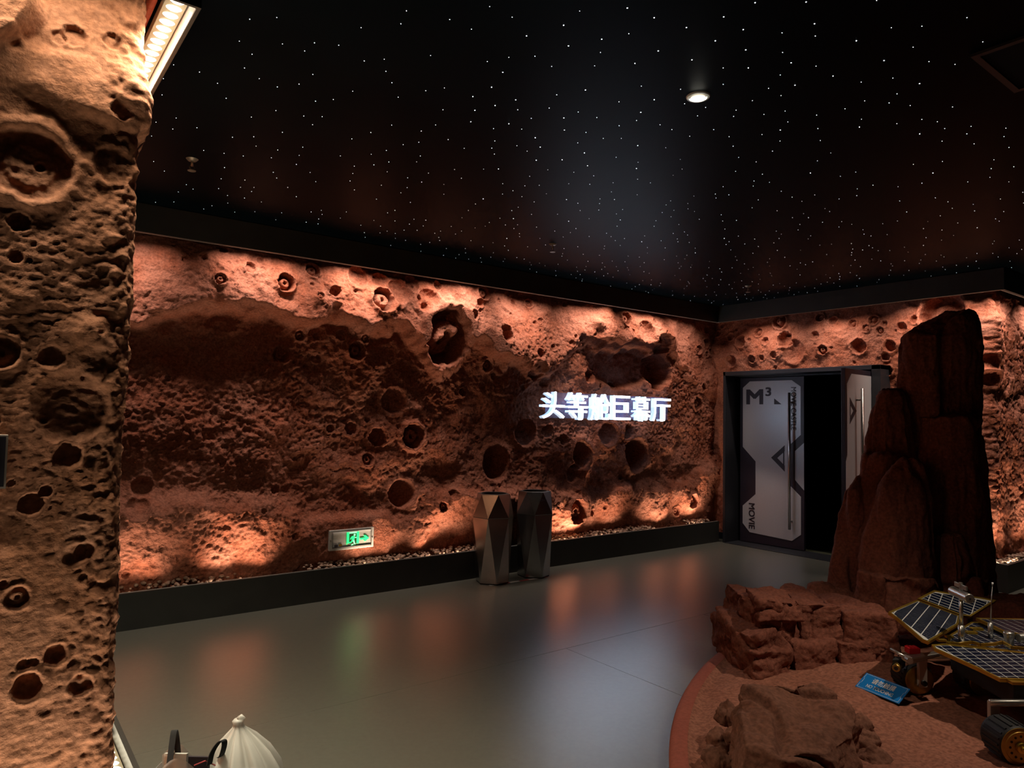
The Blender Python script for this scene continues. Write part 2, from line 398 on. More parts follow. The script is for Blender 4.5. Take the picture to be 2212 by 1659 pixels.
def build_left_wall():
    U = np.arange(-1.6, 8.3, .0085); Z = np.arange(.10, 3.06, .0085)
    u, z = np.meshgrid(U, Z, indexing='ij')
    rx, rz = px_line([(300,690),(420,640),(560,640),(650,690),(720,655),(800,700),(870,690),(930,740),(1000,700),(1100,780),(1200,790),(1258,725),(1300,735),(1380,735),(1450,742),(1500,800),(1545,850)], 1, 5.9)
    amp = np.interp(u, [-2, .9, 1.6, 3.5, 4.3, 5.2, 5.6, 6.0, 7.0, 7.3, 8.2], [.12, .12, .20, .22, .20, .11, .12, .22, .20, .07, .03])
    zr = np.interp(u, rx, rz) + .07*f2(u, z, 1.7, 3, 5) + .05*f2(u, z, 6, 2, 15)
    s = np.clip((z-zr)/(3.02-zr), 0, 1)
    d = np.where(z > zr, amp*(1-s)**.8, amp*(1-sst(0, .16, zr-z)))
    bx, bz = px_line([(260,1110),(400,1090),(600,1110),(700,1135),(850,1120),(1000,1060),(1200,1060),(1400,1060),(1500,1040),(1550,1000)], 1, 5.9)
    zb = np.interp(u, bx, bz) + .10*f2(u, z, 1.9, 3, 8)
    d += .115*np.exp(-(np.clip(z-zb+.10, -9, 9)/np.where(z > zb-.10, .14, .26))**2)
    d += .055*f2(u, z, 1.1, 3, 21) + .022*f2(u, z, 3.7, 3, 31)
    rough = np.clip(.55 + .7*f2(u, z, .9, 2, 41) - .18*sst(2.3, 2.8, z), .42, 1.2)
    d += rough*(.022*np.abs(f2(u, z, 9, 4, 51, .55)) + .011*f2(u, z, 30, 2, 61))
    d += .006*f2(u, z, 14, 3, 71)
    # deep alcove over the lettering
    c = at(1345, 790, 1, 6.0)
    t = np.hypot((u-c[0])/.62, (z-c[2])/.30)*(1+.15*f2(u, z, 4, 3, 91)); d -= .10*sst(1.05, .7, t)
    rng = random.Random(4)
    cr = [lw(*c) for c in LW]
    cr += scatter(rng, 60, .6, 8.0, 2.45, 2.95, .012, .05) + scatter(rng, 70, 4.3, 8.0, .5, 2.7, .010, .04) + scatter(rng, 24, .6, 4.3, .4, 2.3, .010, .03)
    apply_craters(d, U, Z, cr, 3, .7, 1.25)
    # set back behind the wall-mounted signs
    for (a, b, e, g, lim) in ((2.45, 3.08, .34, .63, .072), (4.9, 7.3, 1.55, 1.92, .06)):
        m = sst(a-.12, a, u)*sst(b+.12, b, u)*sst(e-.1, e, z)*sst(g+.1, g, z)
        d = np.where((d > lim) | (a < 3), d*(1-m)+(lim+(0 if a > 3 else .006*f2(u, z, 20, 2, 99)))*m, d)
    d = np.minimum(d, .24); d -= .0
    d = d*sst(3.09, 2.95, z) + .0
    P = np.stack([u, YW-d, z], -1)
    o = grid_mesh('wall_left', P, None, 'wall', (3.3, YW, 0)); struct(o)
    tag(o, 'long terracotta crater wall with lit top and bottom edges behind the steel bins')
build_left_wall()

# ---- back wall with the door opening, turning the outer corner at the right ---------
XW = 8.14
def bw(px, py, r, kind='hole', k=.8, asp=1.0):
    p = at(px, py, 0, XW-.06); t = (p-CAM) @ FW
    R = r*t/FPX*1.05; return (YW-p[1], p[2], R, kind, R*k, asp)
BW = [(1574,727,8),(1600,738,13,'hole',.9),(1620,735,5),(1638,718,9,'ball'),(1654,737,8),(1685,694,15,'bump',.9),(1684,694,15,'ring'),(1697,734,16,'hole',1.0),
 (1768,685,9,'ring'),(1797,692,9),(1838,698,9,'ball'),(1887,691,10,'ball'),(1871,709,8,'ring'),(1902,714,8,'ring'),(1761,725,9),(1779,756,10,'ring'),
 (1854,748,16,'hole',1.0),(1674,767,8),(1625,776,8,'ring'),(1645,773,6),(1587,709,5),(1580,781,12,'bowl'),(1949,707,11),(1979,691,9),(1923,748,13,'hole',1.0),
 (1717,759,24,'bowl',.35),(2043,680,42,'ring',.2),(2129,817,17,'bowl',.8),(2133,781,18,'bowl',.5),(2155,698,10),(1545,720,6),(1560,740,6),
 (1915,800,10),(1912,770,9)]
def build_back_wall():
    L1 = YW-2.72; rc = .07
    U = np.arange(-.25, L1+2.2, .0095); Z = np.arange(.10, 3.06, .0095)
    u, z = np.meshgrid(U, Z, indexing='ij')
    arc = rc*math.pi/2; a0 = L1-rc
    ph = np.clip((u-a0)/arc, 0, 1)*math.pi/2
    nx, ny = -np.cos(ph), -np.sin(ph)
    px = np.where(u <= a0, XW, np.where(u < a0+arc, XW+rc+rc*nx, XW+rc+(u-a0-arc)))
    py = np.where(u <= a0, YW-u, np.where(u < a0+arc, 2.72+rc+rc*ny, 2.72))
    d = .05*f2(u, z, 1.2, 3, 121) + .025*f2(u, z, 3.9, 3, 131) + .04*sst(2.95, 2.55, z)*sst(2.2, 2.5, z) + .03
    far = sst(2.5, 3.0, u)
    d += (.55+.25*far)*(.014*np.abs(f2(u, z, 9, 3, 151)) + .008*f2(u, z, 24, 2, 161))
    d += far*(.010*f2(u, z, 5.5, 4, 171, .6) + .012*np.abs(f2(u, z, 16, 2, 175))) + .03*np.exp(-((u-a0-arc/2)/.12)**2)
    rng = random.Random(8)
    cr = [bw(*c) for c in BW] + scatter(rng, 30, 0, 3.2, 2.3, 2.95, .012, .05) + scatter(rng, 26, 2.4, 5.3, .4, 2.9, .015, .05)
    apply_craters(d, U, Z, cr, 9, .6, 1.3)
    d = np.clip(d, -.2, .15)*sst(3.09, 2.95, z)
    P = np.stack([px + nx*d, py + ny*d, z], -1)
    um = (U[:-1]+U[1:])/2; zm = (Z[:-1]+Z[1:])/2
    uu, zz = np.meshgrid(um, zm, indexing='ij')
    keep = ~((YW-uu < 5.72) & (YW-uu > 3.70) & (zz < 2.25))
    o = grid_mesh('wall_back', P, keep, 'wall', (XW, 4.3, 0)); struct(o)
    tag(o, 'cratered terracotta wall around the double door turning the corner at right')
build_back_wall()

# ---- near pillar -----------------------------------------------------
PX, PY = .385, 2.50
def pw(px, py, r, kind='hole', k=.8, asp=1.0):
    p = at(px, py, 1, PY-.03); t = (p-CAM) @ FW
    R = r*t/FPX*1.05; return (p[0], p[2], R, kind, R*k*{'hole': .40, 'ring': .28, 'bowl': .38, 'bump': .42, 'basin': .26}.get(kind, .5), asp)
PW = [(66,352,78,'basin',.34),(42,476,21,'hole',1.0),(155,880,80,'bowl',.45,.9),(150,985,29,'hole',1.0),(68,1093,25,'hole',1.0),(38,1296,24,'ring',.7),
 (115,770,26,'bowl',.7),(2,760,36,'ring',.7),(245,80,18,'hole',1.1),(162,68,24,'hole',1.0),(130,72,16),(262,238,20,'hole',1.2),(280,208,7),(250,582,22,'bump',1.2),
 (240,505,24,'bump',1.0),(195,715,60,'bump',.9),(165,1203,24,'bowl',.8),(188,1196,20,'bowl',.8),(182,1252,10),(202,1262,10),(122,1422,23,'hole',.9),
 (60,1492,31,'hole',1.0),(177,1487,23,'hole',1.0),(52,1446,14),(72,1442,12),(166,1440,14,'bowl'),(240,1370,12,'bump',.8),(100,1540,16,'bowl',.6),
 (250,350,40,'bowl',.5),(150,640,40,'bump',.3),(60,640,50,'bump',.3),(215,1000,26,'bowl',.4),(20,1180,40,'bump',.5),(130,1330,22,'bump',.5),(90,180,40,'bump',.35),(210,820,20,'bump',.6)]
def build_pillar():
    rc = .055; a0 = PX-rc; arc = rc*math.pi/2
    U = np.concatenate([np.arange(-1.9, -.25, .012), np.arange(-.25, a0+arc+.12, .0042), np.arange(a0+arc+.12, a0+arc+1.7, .02)])
    Ui = np.arange(-1.9, a0+arc+1.72, .0042)          # regular grid for the craters
    Z = np.arange(.10, 3.06, .0048)
    u, z = np.meshgrid(Ui, Z, indexing='ij')
    d = .012*f2(u, z, 1.6, 3, 221) + .005*f2(u, z, 5, 3, 231)
    band = np.clip(.6 + .6*f2(u, z, 1.3, 2, 241), .25, 1.2)
    d += band*(.0014*f2(u*.75, z*1.25, 22, 2, 251) + .0032*f2(u*.75, z*1.25, 42, 3, 261))
    edge = np.exp(-((u-a0-.02)/.10)**2)
    d += edge*(.016*np.abs(f2(u, z, 7, 4, 271)) - .004) + edge*.005*f2(u, z, 30, 2, 281)
    # heavy overhanging lump at the upper left and the step below the lit crown
    q = at(20, 20, 1, 2.4); t = np.hypot((u-q[0]+.10)/.19, (z-q[2]-.05)/.16)*(1+.12*f2(u, z, 5, 3, 291)); d += .085*sst(1.0, .75, t)
    q = at(90, 70, 1, 2.47)
    zl = q[2] - .03 + .25*(u-q[0])*0 + .03*f2(u, z, 8, 3, 293)
    d += .03*sst(.02, -.03, z-zl)*sst(-.35, -.1, z-zl)*sst(.28, .1, u)
    q = at(235, 330, 1, 2.47)
    zl = q[2] + .10 + .02*f2(u, z, 9, 3, 295)
    d += .035*sst(-.02, .03, z-zl)*sst(.30, .06, z-zl)*sst(.12, .24, u)
    rng = random.Random(12)
    cr = [pw(*c) for c in PW] + scatter(rng, 26, -.2, .36, .5, 2.9, .006, .02)
    apply_craters(d, Ui, Z, cr, 13, .45, .45)
    ii = np.clip(np.rint((U-Ui[0])/.0042).astype(int), 0, len(Ui)-1)
    d = np.clip(d[ii], -.15, .085); u = u[ii]; z = z[ii]
    ph = np.clip((u-a0)/arc, 0, 1)*math.pi/2
    nx, ny = np.sin(ph), -np.cos(ph)
    px = np.where(u <= a0, u, np.where(u < a0+arc, a0+rc*nx, PX))
    py = np.where(u <= a0, PY, np.where(u < a0+arc, PY+rc+rc*ny, PY+rc+(u-a0-arc)))
    d = np.where(u > a0+arc+.06, np.minimum(d, .04), d)
    P = np.stack([px+nx*d, py+ny*d, z], -1)
    o = grid_mesh('wall_pillar', P, None, 'pillar', (-.7, PY, 0)); struct(o)
    tag(o, 'tan lit crater-textured pillar filling the left edge of the picture')
build_pillar()

# ------------------------------------------------------------------ floor, ceiling, boards
M['joint'] = plain('joint_grey', (.24, .23, .19), .6, var=.05)
fb = MB().box((-5, -6, -.06), (12, 6.3, -.0012)).build('floor', 'joint'); struct(fb)
tag(fb, 'grey semi-gloss floor of large slabs')
g = .0018
xs = [-5, 3.335, 4.86, 6.385, 7.91, 12]
def slab(x0, y0, x1, y1):
    o = MB().box((x0+g, y0+g, -.0015), (x1-g, y1-g, 0)).build('floor_slab', 'floor', fb); return o
slab(-5, 3.70, 8.3, 6.3); slab(8.3, 3.70, 12, 6.3)
for i in range(len(xs)-1):
    for a, b in ((2.175, 3.70), (.65, 2.175), (-6, .65)):
        slab(xs[i], a, xs[i+1], b)
ceil = MB().box((-5, -6, 3.063), (12, 6.3, 3.11)).build('ceiling', 'ceiling'); struct(ceil)
tag(ceil, 'black star ceiling scattered with tiny white light points')
for n_, lo, hi in (('wall_rear', (-5.05, -6, 0), (-5, 6.3, 3.1)), ('wall_near', (-5, -6.05, 0), (12, -6, 3.1)), ('wall_far', (12, -6, 0), (12.05, 2.8, 3.1))):
    struct(MB().box(lo, hi).build(n_, 'black'))

def board(name, mb, mat, label):
    o = mb.build(name, mat); struct(o); tag(o, label); return o
m = MB()
m.box((-1.8, 5.80, 0), (7.94, 5.822, .269))
board('baseboard_left', m, 'plinth', 'dark grey upstand along the foot of the long crater wall')
m = MB()
m.box((7.94, 2.50, 0), (7.962, 3.672, .269)); m.box((7.962, 2.50, 0), (10.3, 2.522, .269))
board('baseboard_back', m, 'plinth', 'dark grey upstand right of the door turning the corner')
m = MB(); ph = .27
m.box((-1.9, 2.28, 0), (.54, 2.30, ph)); m.box((.52, 2.30, 0), (.54, 4.2, ph))
board('baseboard_pillar', m, 'plinth', 'dark upstand round the foot of the near pillar')
def fascia(name, boxes, label):
    m = MB()
    for lo, hi in boxes: m.box(lo, hi)
    return board(name, m, 'black', label)
zs, zc = 2.873, 3.063
fascia('trim_1', [((-1.8, 5.465, zs), (7.4456, 5.485, zc)), ((-1.8, 5.465, zs-.012), (7.4456, 5.50, zs))], 'black cove fascia above the long crater wall')
fascia('trim_2', [((7.4456, 2.34, zs), (7.4656, 5.465, zc)), ((7.4456, 2.34, zs-.012), (7.48, 5.465, zs)),
                  ((7.4656, 2.34, zs), (10.3, 2.36, zc)), ((7.48, 2.34, zs-.012), (10.3, 2.375, zs))], 'black cove fascia above the door wall')
o = fascia('trim_3', [((-1.9, 2.318, zs), (.507, 2.33, zc)), ((.495, 2.33, zs), (.507, 4.2, zc))], 'cove fascia round the top of the near pillar')
MB().box((.4925, 2.335, zs+.001), (.495, 4.2, zs+.10)).build('painted_lip_glow', 'whitepaint', o)  # white strip paints in the LED light reflected by the lip's inner face
MB().box((.28, 2.45, 2.99), (.425, 4.2, 3.0)).build('cove_lining', 'rim', o)
# thin aluminium angle that catches the light inside the cove lips
m = MB(); m.box((-1.8, 5.50, zs-.012), (7.48, 5.504, zs+.006)); m.build('edge_angle', 'alu', bpy.data.objects['trim_1'])
m = MB(); m.box((7.48, 2.375, zs-.012), (7.484, 5.50, zs+.006)); m.box((7.484, 2.375, zs-.012), (10.3, 2.379, zs+.006)); m.build('edge_angle', 'alu', bpy.data.objects['trim_2'])
m = MB(); m.box((-1.8, 5.822, .262), (7.94, 5.826, .272)); m.build('edge_angle', 'alu', bpy.data.objects['baseboard_left'])
m = MB(); m.box((7.962, 2.522, .262), (7.966, 3.67, .273)); m.box((7.966, 2.522, .262), (10.3, 2.526, .273)); m.build('edge_angle', 'alu', bpy.data.objects['baseboard_back'])

# pebbles in the light trough
ico_v = np.array([(0, 0, 1), (.894, 0, .447), (.276, .851, .447), (-.724, .526, .447), (-.724, -.526, .447), (.276, -.851, .447), (.724, .526, -.447), (-.276, .851, -.447), (-.894, 0, -.447), (-.276, -.851, -.447), (.724, -.526, -.447), (0, 0, -1)])
ico_f = [(0,1,2),(0,2,3),(0,3,4),(0,4,5),(0,5,1),(1,6,2),(2,7,3),(3,8,4),(4,9,5),(5,10,1),(6,7,2),(7,8,3),(8,9,4),(9,10,5),(10,6,1),(11,7,6),(11,8,7),(11,9,8),(11,10,9),(11,6,10)]
def pebbles(name, n, pos, label):
    rng = random.Random(77); V = []; F = []
    for i in range(n):
        c = pos(rng); r = rng.uniform(.010, .022); sc = np.array([r*rng.uniform(.8, 1.3), r*rng.uniform(.8, 1.3), r*.75])
        a = rng.uniform(0, 6.28); R = np.array([[math.cos(a), -math.sin(a), 0], [math.sin(a), math.cos(a), 0], [0, 0, 1]])
        b = len(V); V += (((ico_v*sc)@R.T)+np.array(c)).tolist(); F += [[k+b for k in f] for f in ico_f]
    o = mkobj(name, V, F, 'pebble', None, True)
    tag(o, label, 'pebbles', kind='stuff'); return o
def pos_l(rng):
    x = rng.uniform(.3, 7.9)
    while math.sin(x*2.3+.8)+math.sin(x*5.1)*.7 < rng.uniform(-.9, .9): x = rng.uniform(.3, 7.9)
    y = rng.uniform(5.885, 5.98); return (x, y, .232+.05*(y-5.88)/.1+rng.uniform(0, .02))
pebbles('pebble_bed', 900, pos_l, 'loose pale pebbles along the foot of the long crater wall')
def pos_b(rng):
    if rng.random() < .4: return (rng.uniform(8.0, 8.10), rng.uniform(2.58, 3.65), .25+rng.uniform(0, .03))
    return (rng.uniform(8.0, 10.0), rng.uniform(2.57, 2.66), .25+rng.uniform(0, .03))
pebbles('pebble_bed', 420, pos_b, 'loose pale pebbles at the foot of the wall corner behind the rock spire')
# gravel trays that carry the pebbles
m = MB(); m.box((-1.8, 5.822, .17), (7.94, 6.2, .20)); m.build('gravel_tray', 'plinth', bpy.data.objects['baseboard_left'])
m = MB(); m.box((7.962, 2.522, .17), (8.35, 3.672, .20)); m.box((7.962, 2.522, .17), (10.3, 2.9, .20)); m.build('gravel_tray', 'plinth', bpy.data.objects['baseboard_back'])
m = MB(); m.box((-1.9, 2.30, .13), (.52, 2.7, .16)); m.box((.3, 2.7, .13), (.52, 4.2, .16)); m.build('gravel_tray', 'plinth', bpy.data.objects['baseboard_pillar'])

# ------------------------------------------------------------------ star ceiling
rng = random.Random(21)
disc_n = 8
def star_mesh(name, r, mat):
    V = [(r*math.cos(2*math.pi*k/disc_n), r*math.sin(2*math.pi*k/disc_n), 0) for k in range(disc_n)]
    V2 = [(.6*x, .6*y, -r*.45) for x, y, _ in V]
    F = [(k, (k+1) % disc_n, disc_n+(k+1) % disc_n, disc_n+k) for k in range(disc_n)] + [tuple(range(disc_n, 2*disc_n))]
    me = bpy.data.meshes.new(name); me.from_pydata(V+V2, [], F); me.materials.append(M[mat]); return me
sm = [star_mesh('star_big', .0022, 'star'), star_mesh('star_mid', .0014, 'star'), star_mesh('star_small', .0015, 'stardim')]
Z6 = [(397,100),(416,181),(547,155),(251,142),(157,285),(181,488),(483,355),(903,236),(995,161),(1105,117),(1152,11),(1353,8),(1551,161),(1294,248),(1309,336),(1459,300),(1800,330),(1563,501),(1801,528),(1251,513),(1370,682),(1853,682),(754,70),(648,32),(881,109),(770,201),(678,250),(1028,67),(1386,94),(1115,197),(1125,268),(1660,239),(701,443),(754,393),(398,465),(400,513),(391,630),(491,653),(684,664),(479,603),(689,574),(408,787),(417,872),(620,867),(705,953),(916,997),(173,940),(199,862),(80,784),(140,666),(208,394),(127,416),(113,344),(39,381),(47,435),(31,480),(285,543),(305,580),(289,632),(1030,940),(995,765),(1362,858),(1409,554),(1254,377),(1776,648),(2015,567),(2153,977),(1987,70),(519,260),(350,262),(284,222),(181,226),(194,68),(460,44),(654,133),(858,352),(874,409),(957,424),(925,457),(1026,268),(1026,333),(1141,397),(1077,434),(1067,459),(1270,438),(1392,261),(1258,130),(1260,207),(1251,296),(1570,324),(1695,308),(1930,422),(1940,254),(1775,186)]
stars = [(1000+x/1.825, y/1.825) for x, y in Z6] + [(517,89),(375,140),(353,170),(337,264),(543,253),(600,324),(440,325),(696,252),(529,389),(654,318),(720,215),(830,128),(910,283),(908,337),(640,425),(560,170),(470,180),(610,95),(780,60),(860,210),(930,120),(960,190),(640,355),(760,300),(840,350)]
sp = [(at(x, y, 2, 3.0625), 0 if i < 60 else 1) for i, (x, y) in enumerate(stars)]
cells = {}
def near(x, y, dmin):
    kx, ky = int(x//.2), int(y//.2)
    return any((x-a)**2+(y-b)**2 < dmin*dmin for i in (-1, 0, 1) for j in (-1, 0, 1) for a, b in cells.get((kx+i, ky+j), ()))
for p, k in sp: cells.setdefault((int(p[0]//.2), int(p[1]//.2)), []).append((p[0], p[1]))
allst = [(p[0], p[1], k) for p, k in sp]
tries = 0
while len(allst) < 2000 and tries < 20000:
    tries += 1
    x, y = rng.uniform(-2, 9.6), rng.uniform(-2.2, 5.43)
    if x > 7.40 and y > 2.30: continue
    if x < .53 and y > 2.29: continue
    if near(x, y, .085): continue
    if (x-2.52)**2+(y-1.96)**2 < .006: continue
    if 3.0 < x < 3.6 and .4 < y < 1.12: continue
    cells.setdefault((int(x//.2), int(y//.2)), []).append((x, y))
    allst.append((x, y, rng.choice([1, 1, 2, 2, 2, 2])))
def vis(s):
    x, y, t = proj((s[0], s[1], 3.06)); return t > .2 and 300 < x < 2212 and 0 < y < 720
inv = [s for s in allst if vis(s)]; outv = [s for s in allst if not vis(s)]
inv.sort(key=lambda s: (s[2] + .5*proj((s[0], s[1], 3.06))[2]))
for s in inv[:300]:
    o = bpy.data.objects.new('star_light', sm[s[2]]); COL.objects.link(o); o.parent = ceil
    o.location = Vector((s[0], s[1], 3.0628)) - wloc(ceil)
V = []; F = []
for s in inv[300:]+outv:
    r = (.0021, .0017, .0015)[s[2]]; b = len(V)
    V += [(s[0]+r*math.cos(k*math.pi/3), s[1]+r*math.sin(k*math.pi/3), 3.0626) for k in range(6)] + [(s[0], s[1], 3.0626-r*.5)]
    F += [(b+k, b+(k+1) % 6, b+6) for k in range(6)]
tag(mkobj('star_light_field', V, F, 'stardim', ceil), kind='stuff')

# recessed ceiling spot
c = at(1508, 208, 2, 3.063)
t = thing('recessed_downlight', 'small round recessed ceiling spotlight glowing white', 'light', (c[0], c[1], 3.063))
def ring(mb, cx, cy, r0, z0, r1, z1, n=32):
    V = [(cx+r0*math.cos(2*math.pi*k/n), cy+r0*math.sin(2*math.pi*k/n), z0) for k in range(n)] + [(cx+r1*math.cos(2*math.pi*k/n), cy+r1*math.sin(2*math.pi*k/n), z1) for k in range(n)]
    mb.add(V, [(k, (k+1) % n, n+(k+1) % n, n+k) for k in range(n)]); return mb
m = MB(); ring(m, c[0], c[1], .053, 3.062, .050, 3.056); ring(m, c[0], c[1], .050, 3.056, .040, 3.054); ring(m, c[0], c[1], .040, 3.054, .037, 3.0615)
m.build('trim_ring', 'alu', t, True)
dv = Vector((.35, .28, -1)).normalized(); a = Vector((1, 0, 0)); a = (a-dv*a.dot(dv)).normalized(); b = dv.cross(a)
cc = Vector((c[0]+.006, c[1]+.005, 3.0525)); n = 28
m = MB(); m.tube([np.array(cc)-np.array(dv)*-.004, np.array(cc)-np.array(dv)*.012], [.033, .035], 28); m.build('lamp_lens', 'lens', t, True)
m = MB()
V = [np.array([c[0], c[1], 3.0555])+np.array([.040*math.cos(q), .040*math.sin(q), 0]) for q in np.linspace(math.radians(125), math.radians(300), 16)]
V2 = [np.array([c[0], c[1], 3.0525])+np.array([.022*math.cos(q), .022*math.sin(q), 0]) for q in np.linspace(math.radians(125), math.radians(300), 16)]
m.add(V+V2, [(i, i+1, 17+i, 16+i) for i in range(15)]); m.build('inner_baffle', 'brass', t)
# sprinklers
for px, py, lab in ((415, 348, 'small ceiling sprinkler head near the pillar'), (1194, 530, 'small ceiling sprinkler head above the bins'), (1616, 620, 'small ceiling sprinkler head above the door')):
    c = at(px, py, 2, 3.05); t = thing('sprinkler_head', lab, 'sprinkler', (c[0], c[1], 3.063), 'ceiling sprinklers')
    m = MB(); ring(m, c[0], c[1], .034, 3.062, .022, 3.050, 20); ring(m, c[0], c[1], .022, 3.050, .008, 3.046, 20); m.build('escutcheon', 'brass', t, True)
    m = MB(); m.tube([(c[0], c[1], 3.058), (c[0], c[1], 3.020)], .007, 10)
    m.tube([(c[0]-.006, c[1], 3.03), (c[0]-.014, c[1], 3.012), (c[0]-.004, c[1], 2.996)], .0025, 6); m.tube([(c[0]+.006, c[1], 3.03), (c[0]+.014, c[1], 3.012), (c[0]+.004, c[1], 2.996)], .0025, 6)
    m.build('stem', 'brass', t, True)
    m = MB(); m.tube([(c[0], c[1], 2.996), (c[0], c[1], 2.992)], .023, 16); m.build('deflector', 'brass', t)
# ceiling hatch
t = thing('ceiling_hatch', 'dark square access hatch in the ceiling at upper right', 'hatch', (3.29, .81, 3.063))
m = MB()
for lo, hi in (((3.05, 1.035, 3.052), (3.53, 1.06, 3.063)), ((3.05, .57, 3.052), (3.53, .595, 3.063)), ((3.05, .595, 3.052), (3.075, 1.035, 3.063)), ((3.505, .595, 3.052), (3.53, 1.035, 3.063))): m.box(lo, hi)
m.build('frame', 'frame', t)
MB().box((3.075, .595, 3.058), (3.505, 1.035, 3.063)).build('panel', 'void', t)

# ------------------------------------------------------------------ LED bars on the pillar that can be seen
def led_bar(y0, n, z, up, label, x0=.455):
    L = n*.052; t = thing('led_wall_washer', label, 'light', (x0, y0+L/2, z-.03 if not up else z-.03), 'LED bars round the near pillar')
    s = 1 if up else -1
    MB().box((x0-.032, y0, z-.028 if up else z-.002), (x0+.032, y0+L, z+.002 if up else z+.028)).build('housing', 'led_body', t)
    for k in range(n):
        yc = y0+.026+k*.052
        V = [(x0+.024*math.cos(q), yc+.018*math.sin(q), z+s*.003) for q in np.linspace(0, 2*math.pi, 17)[:-1]]
        V2 = [(x0+.016*math.cos(q), yc+.011*math.sin(q), z+s*.009) for q in np.linspace(0, 2*math.pi, 17)[:-1]]
        F = [(i, (i+1) % 16, 16+(i+1) % 16, 16+i) for i in range(16)] + [tuple(range(16, 32))]
        mkobj('led_lens', V+V2, F, 'led', t)
led_bar(2.335, 18, 2.925, False, 'lit LED bar with round lenses under the cove at the top of the pillar')
led_bar(2.55, 18, .20, True, 'lit LED bar in the trough at the foot of the pillar', .485)
# plate on the pillar at the left edge
t = thing('wall_plate', 'dark framed plate on the pillar cut by the left picture edge', 'plate', (-.02, 2.46, 1.36))
p0 = at(18, 940, 1, 2.445); p1 = at(14, 1055, 1, 2.445)
MB().box((-.17, 2.44, p1[2]), (p0[0], 2.53, p0[2])).build('frame', 'strut', t)
MB().box((-.165, 2.434, p1[2]+.006), (p0[0]-.005, 2.442, p0[2]-.004)).build('panel', 'ink', t)
MB().box((-.15, 2.430, p1[2]+.03), (p0[0]-.022, 2.436, p0[2]-.03)).build('inset', 'rubber', t)

# ------------------------------------------------------------------ door frame and doors
XF = 7.93
zt = 2.265
m = MB()
m.box((XF, 5.700, 0), (8.28, 5.737, zt)); m.box((XF, 3.677, 0), (8.28, 3.778, zt)); m.box((XF, 3.677, 2.212), (8.28, 5.737, zt))
m.box((8.225, 3.778, 2.195), (8.28, 5.70, 2.212)); m.box((8.18, 3.778, 2.203), (8.20, 5.70, 2.212))
o = m.build('trim_4', 'frame'); struct(o); bevel(o, .004); tag(o, 'dark metal frame of the double door')
m = MB(); m.box((XF-.01, 3.70, 0), (8.30, 5.70, .006)); o = m.build('trim_5', 'frame'); struct(o); tag(o, 'dark metal threshold under the double door')
# corridor behind the doors
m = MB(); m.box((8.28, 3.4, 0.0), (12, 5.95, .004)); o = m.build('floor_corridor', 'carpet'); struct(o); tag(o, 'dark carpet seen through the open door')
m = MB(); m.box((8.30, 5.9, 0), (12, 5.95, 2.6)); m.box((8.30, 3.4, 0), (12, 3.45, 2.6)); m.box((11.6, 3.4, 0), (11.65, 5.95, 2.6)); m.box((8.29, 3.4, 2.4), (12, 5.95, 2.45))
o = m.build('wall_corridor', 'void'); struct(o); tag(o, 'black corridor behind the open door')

def text_mesh(s, bold=0.0, extrude=0.0):
    cu = bpy.data.curves.new('txt', 'FONT'); cu.body = s; cu.extrude = extrude; cu.resolution_u = 6
    ob = bpy.data.objects.new('txt', cu); COL.objects.link(ob)
    dg = bpy.context.evaluated_depsgraph_get()
    me = bpy.data.meshes.new_from_object(ob.evaluated_get(dg))
    V = np.array([v.co[:] for v in me.vertices]); F = [tuple(p.vertices) for p in me.polygons]
    N = np.array([p.normal[2] for p in me.polygons])
    bpy.data.objects.remove(ob); bpy.data.curves.remove(cu); bpy.data.meshes.remove(me)
    if bold:        # heavier strokes: the glyph swept a little round a small square
        VV, FF, NN = [], [], []
        for i_, (dx, dy) in enumerate(((-1, -1), (1, -1), (1, 1), (-1, 1))):
            FF += [tuple(k+len(V)*i_ for k in f) for f in F]; VV.append(V+np.array([dx*bold, dy*bold, (.008 if extrude else .0003)*i_])); NN.append(N)
        V = np.concatenate(VV); F = FF; N = np.concatenate(NN)
    return V, F, N
def place_text(name, s, o, ex, ey, w, h, mat, parent, offset=0.0, nrm=None, thick=0.0, side=None):
    """fit text into a w x h box with lower-left o, reading along ex, up ey"""
    V, F, N = text_mesh(s, offset, .5 if thick else 0)
    lo, hi = V.min(0), V.max(0); o = np.asarray(o, float); ex = np.asarray(ex, float); ey = np.asarray(ey, float)
    nn = np.cross(ex, ey)
    q = (V[:, 0:1]-lo[0])/(hi[0]-lo[0])*w*ex + (V[:, 1:2]-lo[1])/(hi[1]-lo[1])*h*ey + o
    q = q + ((V[:, 2:3]-.5)*thick if thick else V[:, 2:3])*nn
    mats = [mat]; mi = None
    if side: mats = [mat, side]; mi = [0 if k > .5 else 1 for k in N]
    return mkobj(name, q, F, mats, parent, mi=mi)

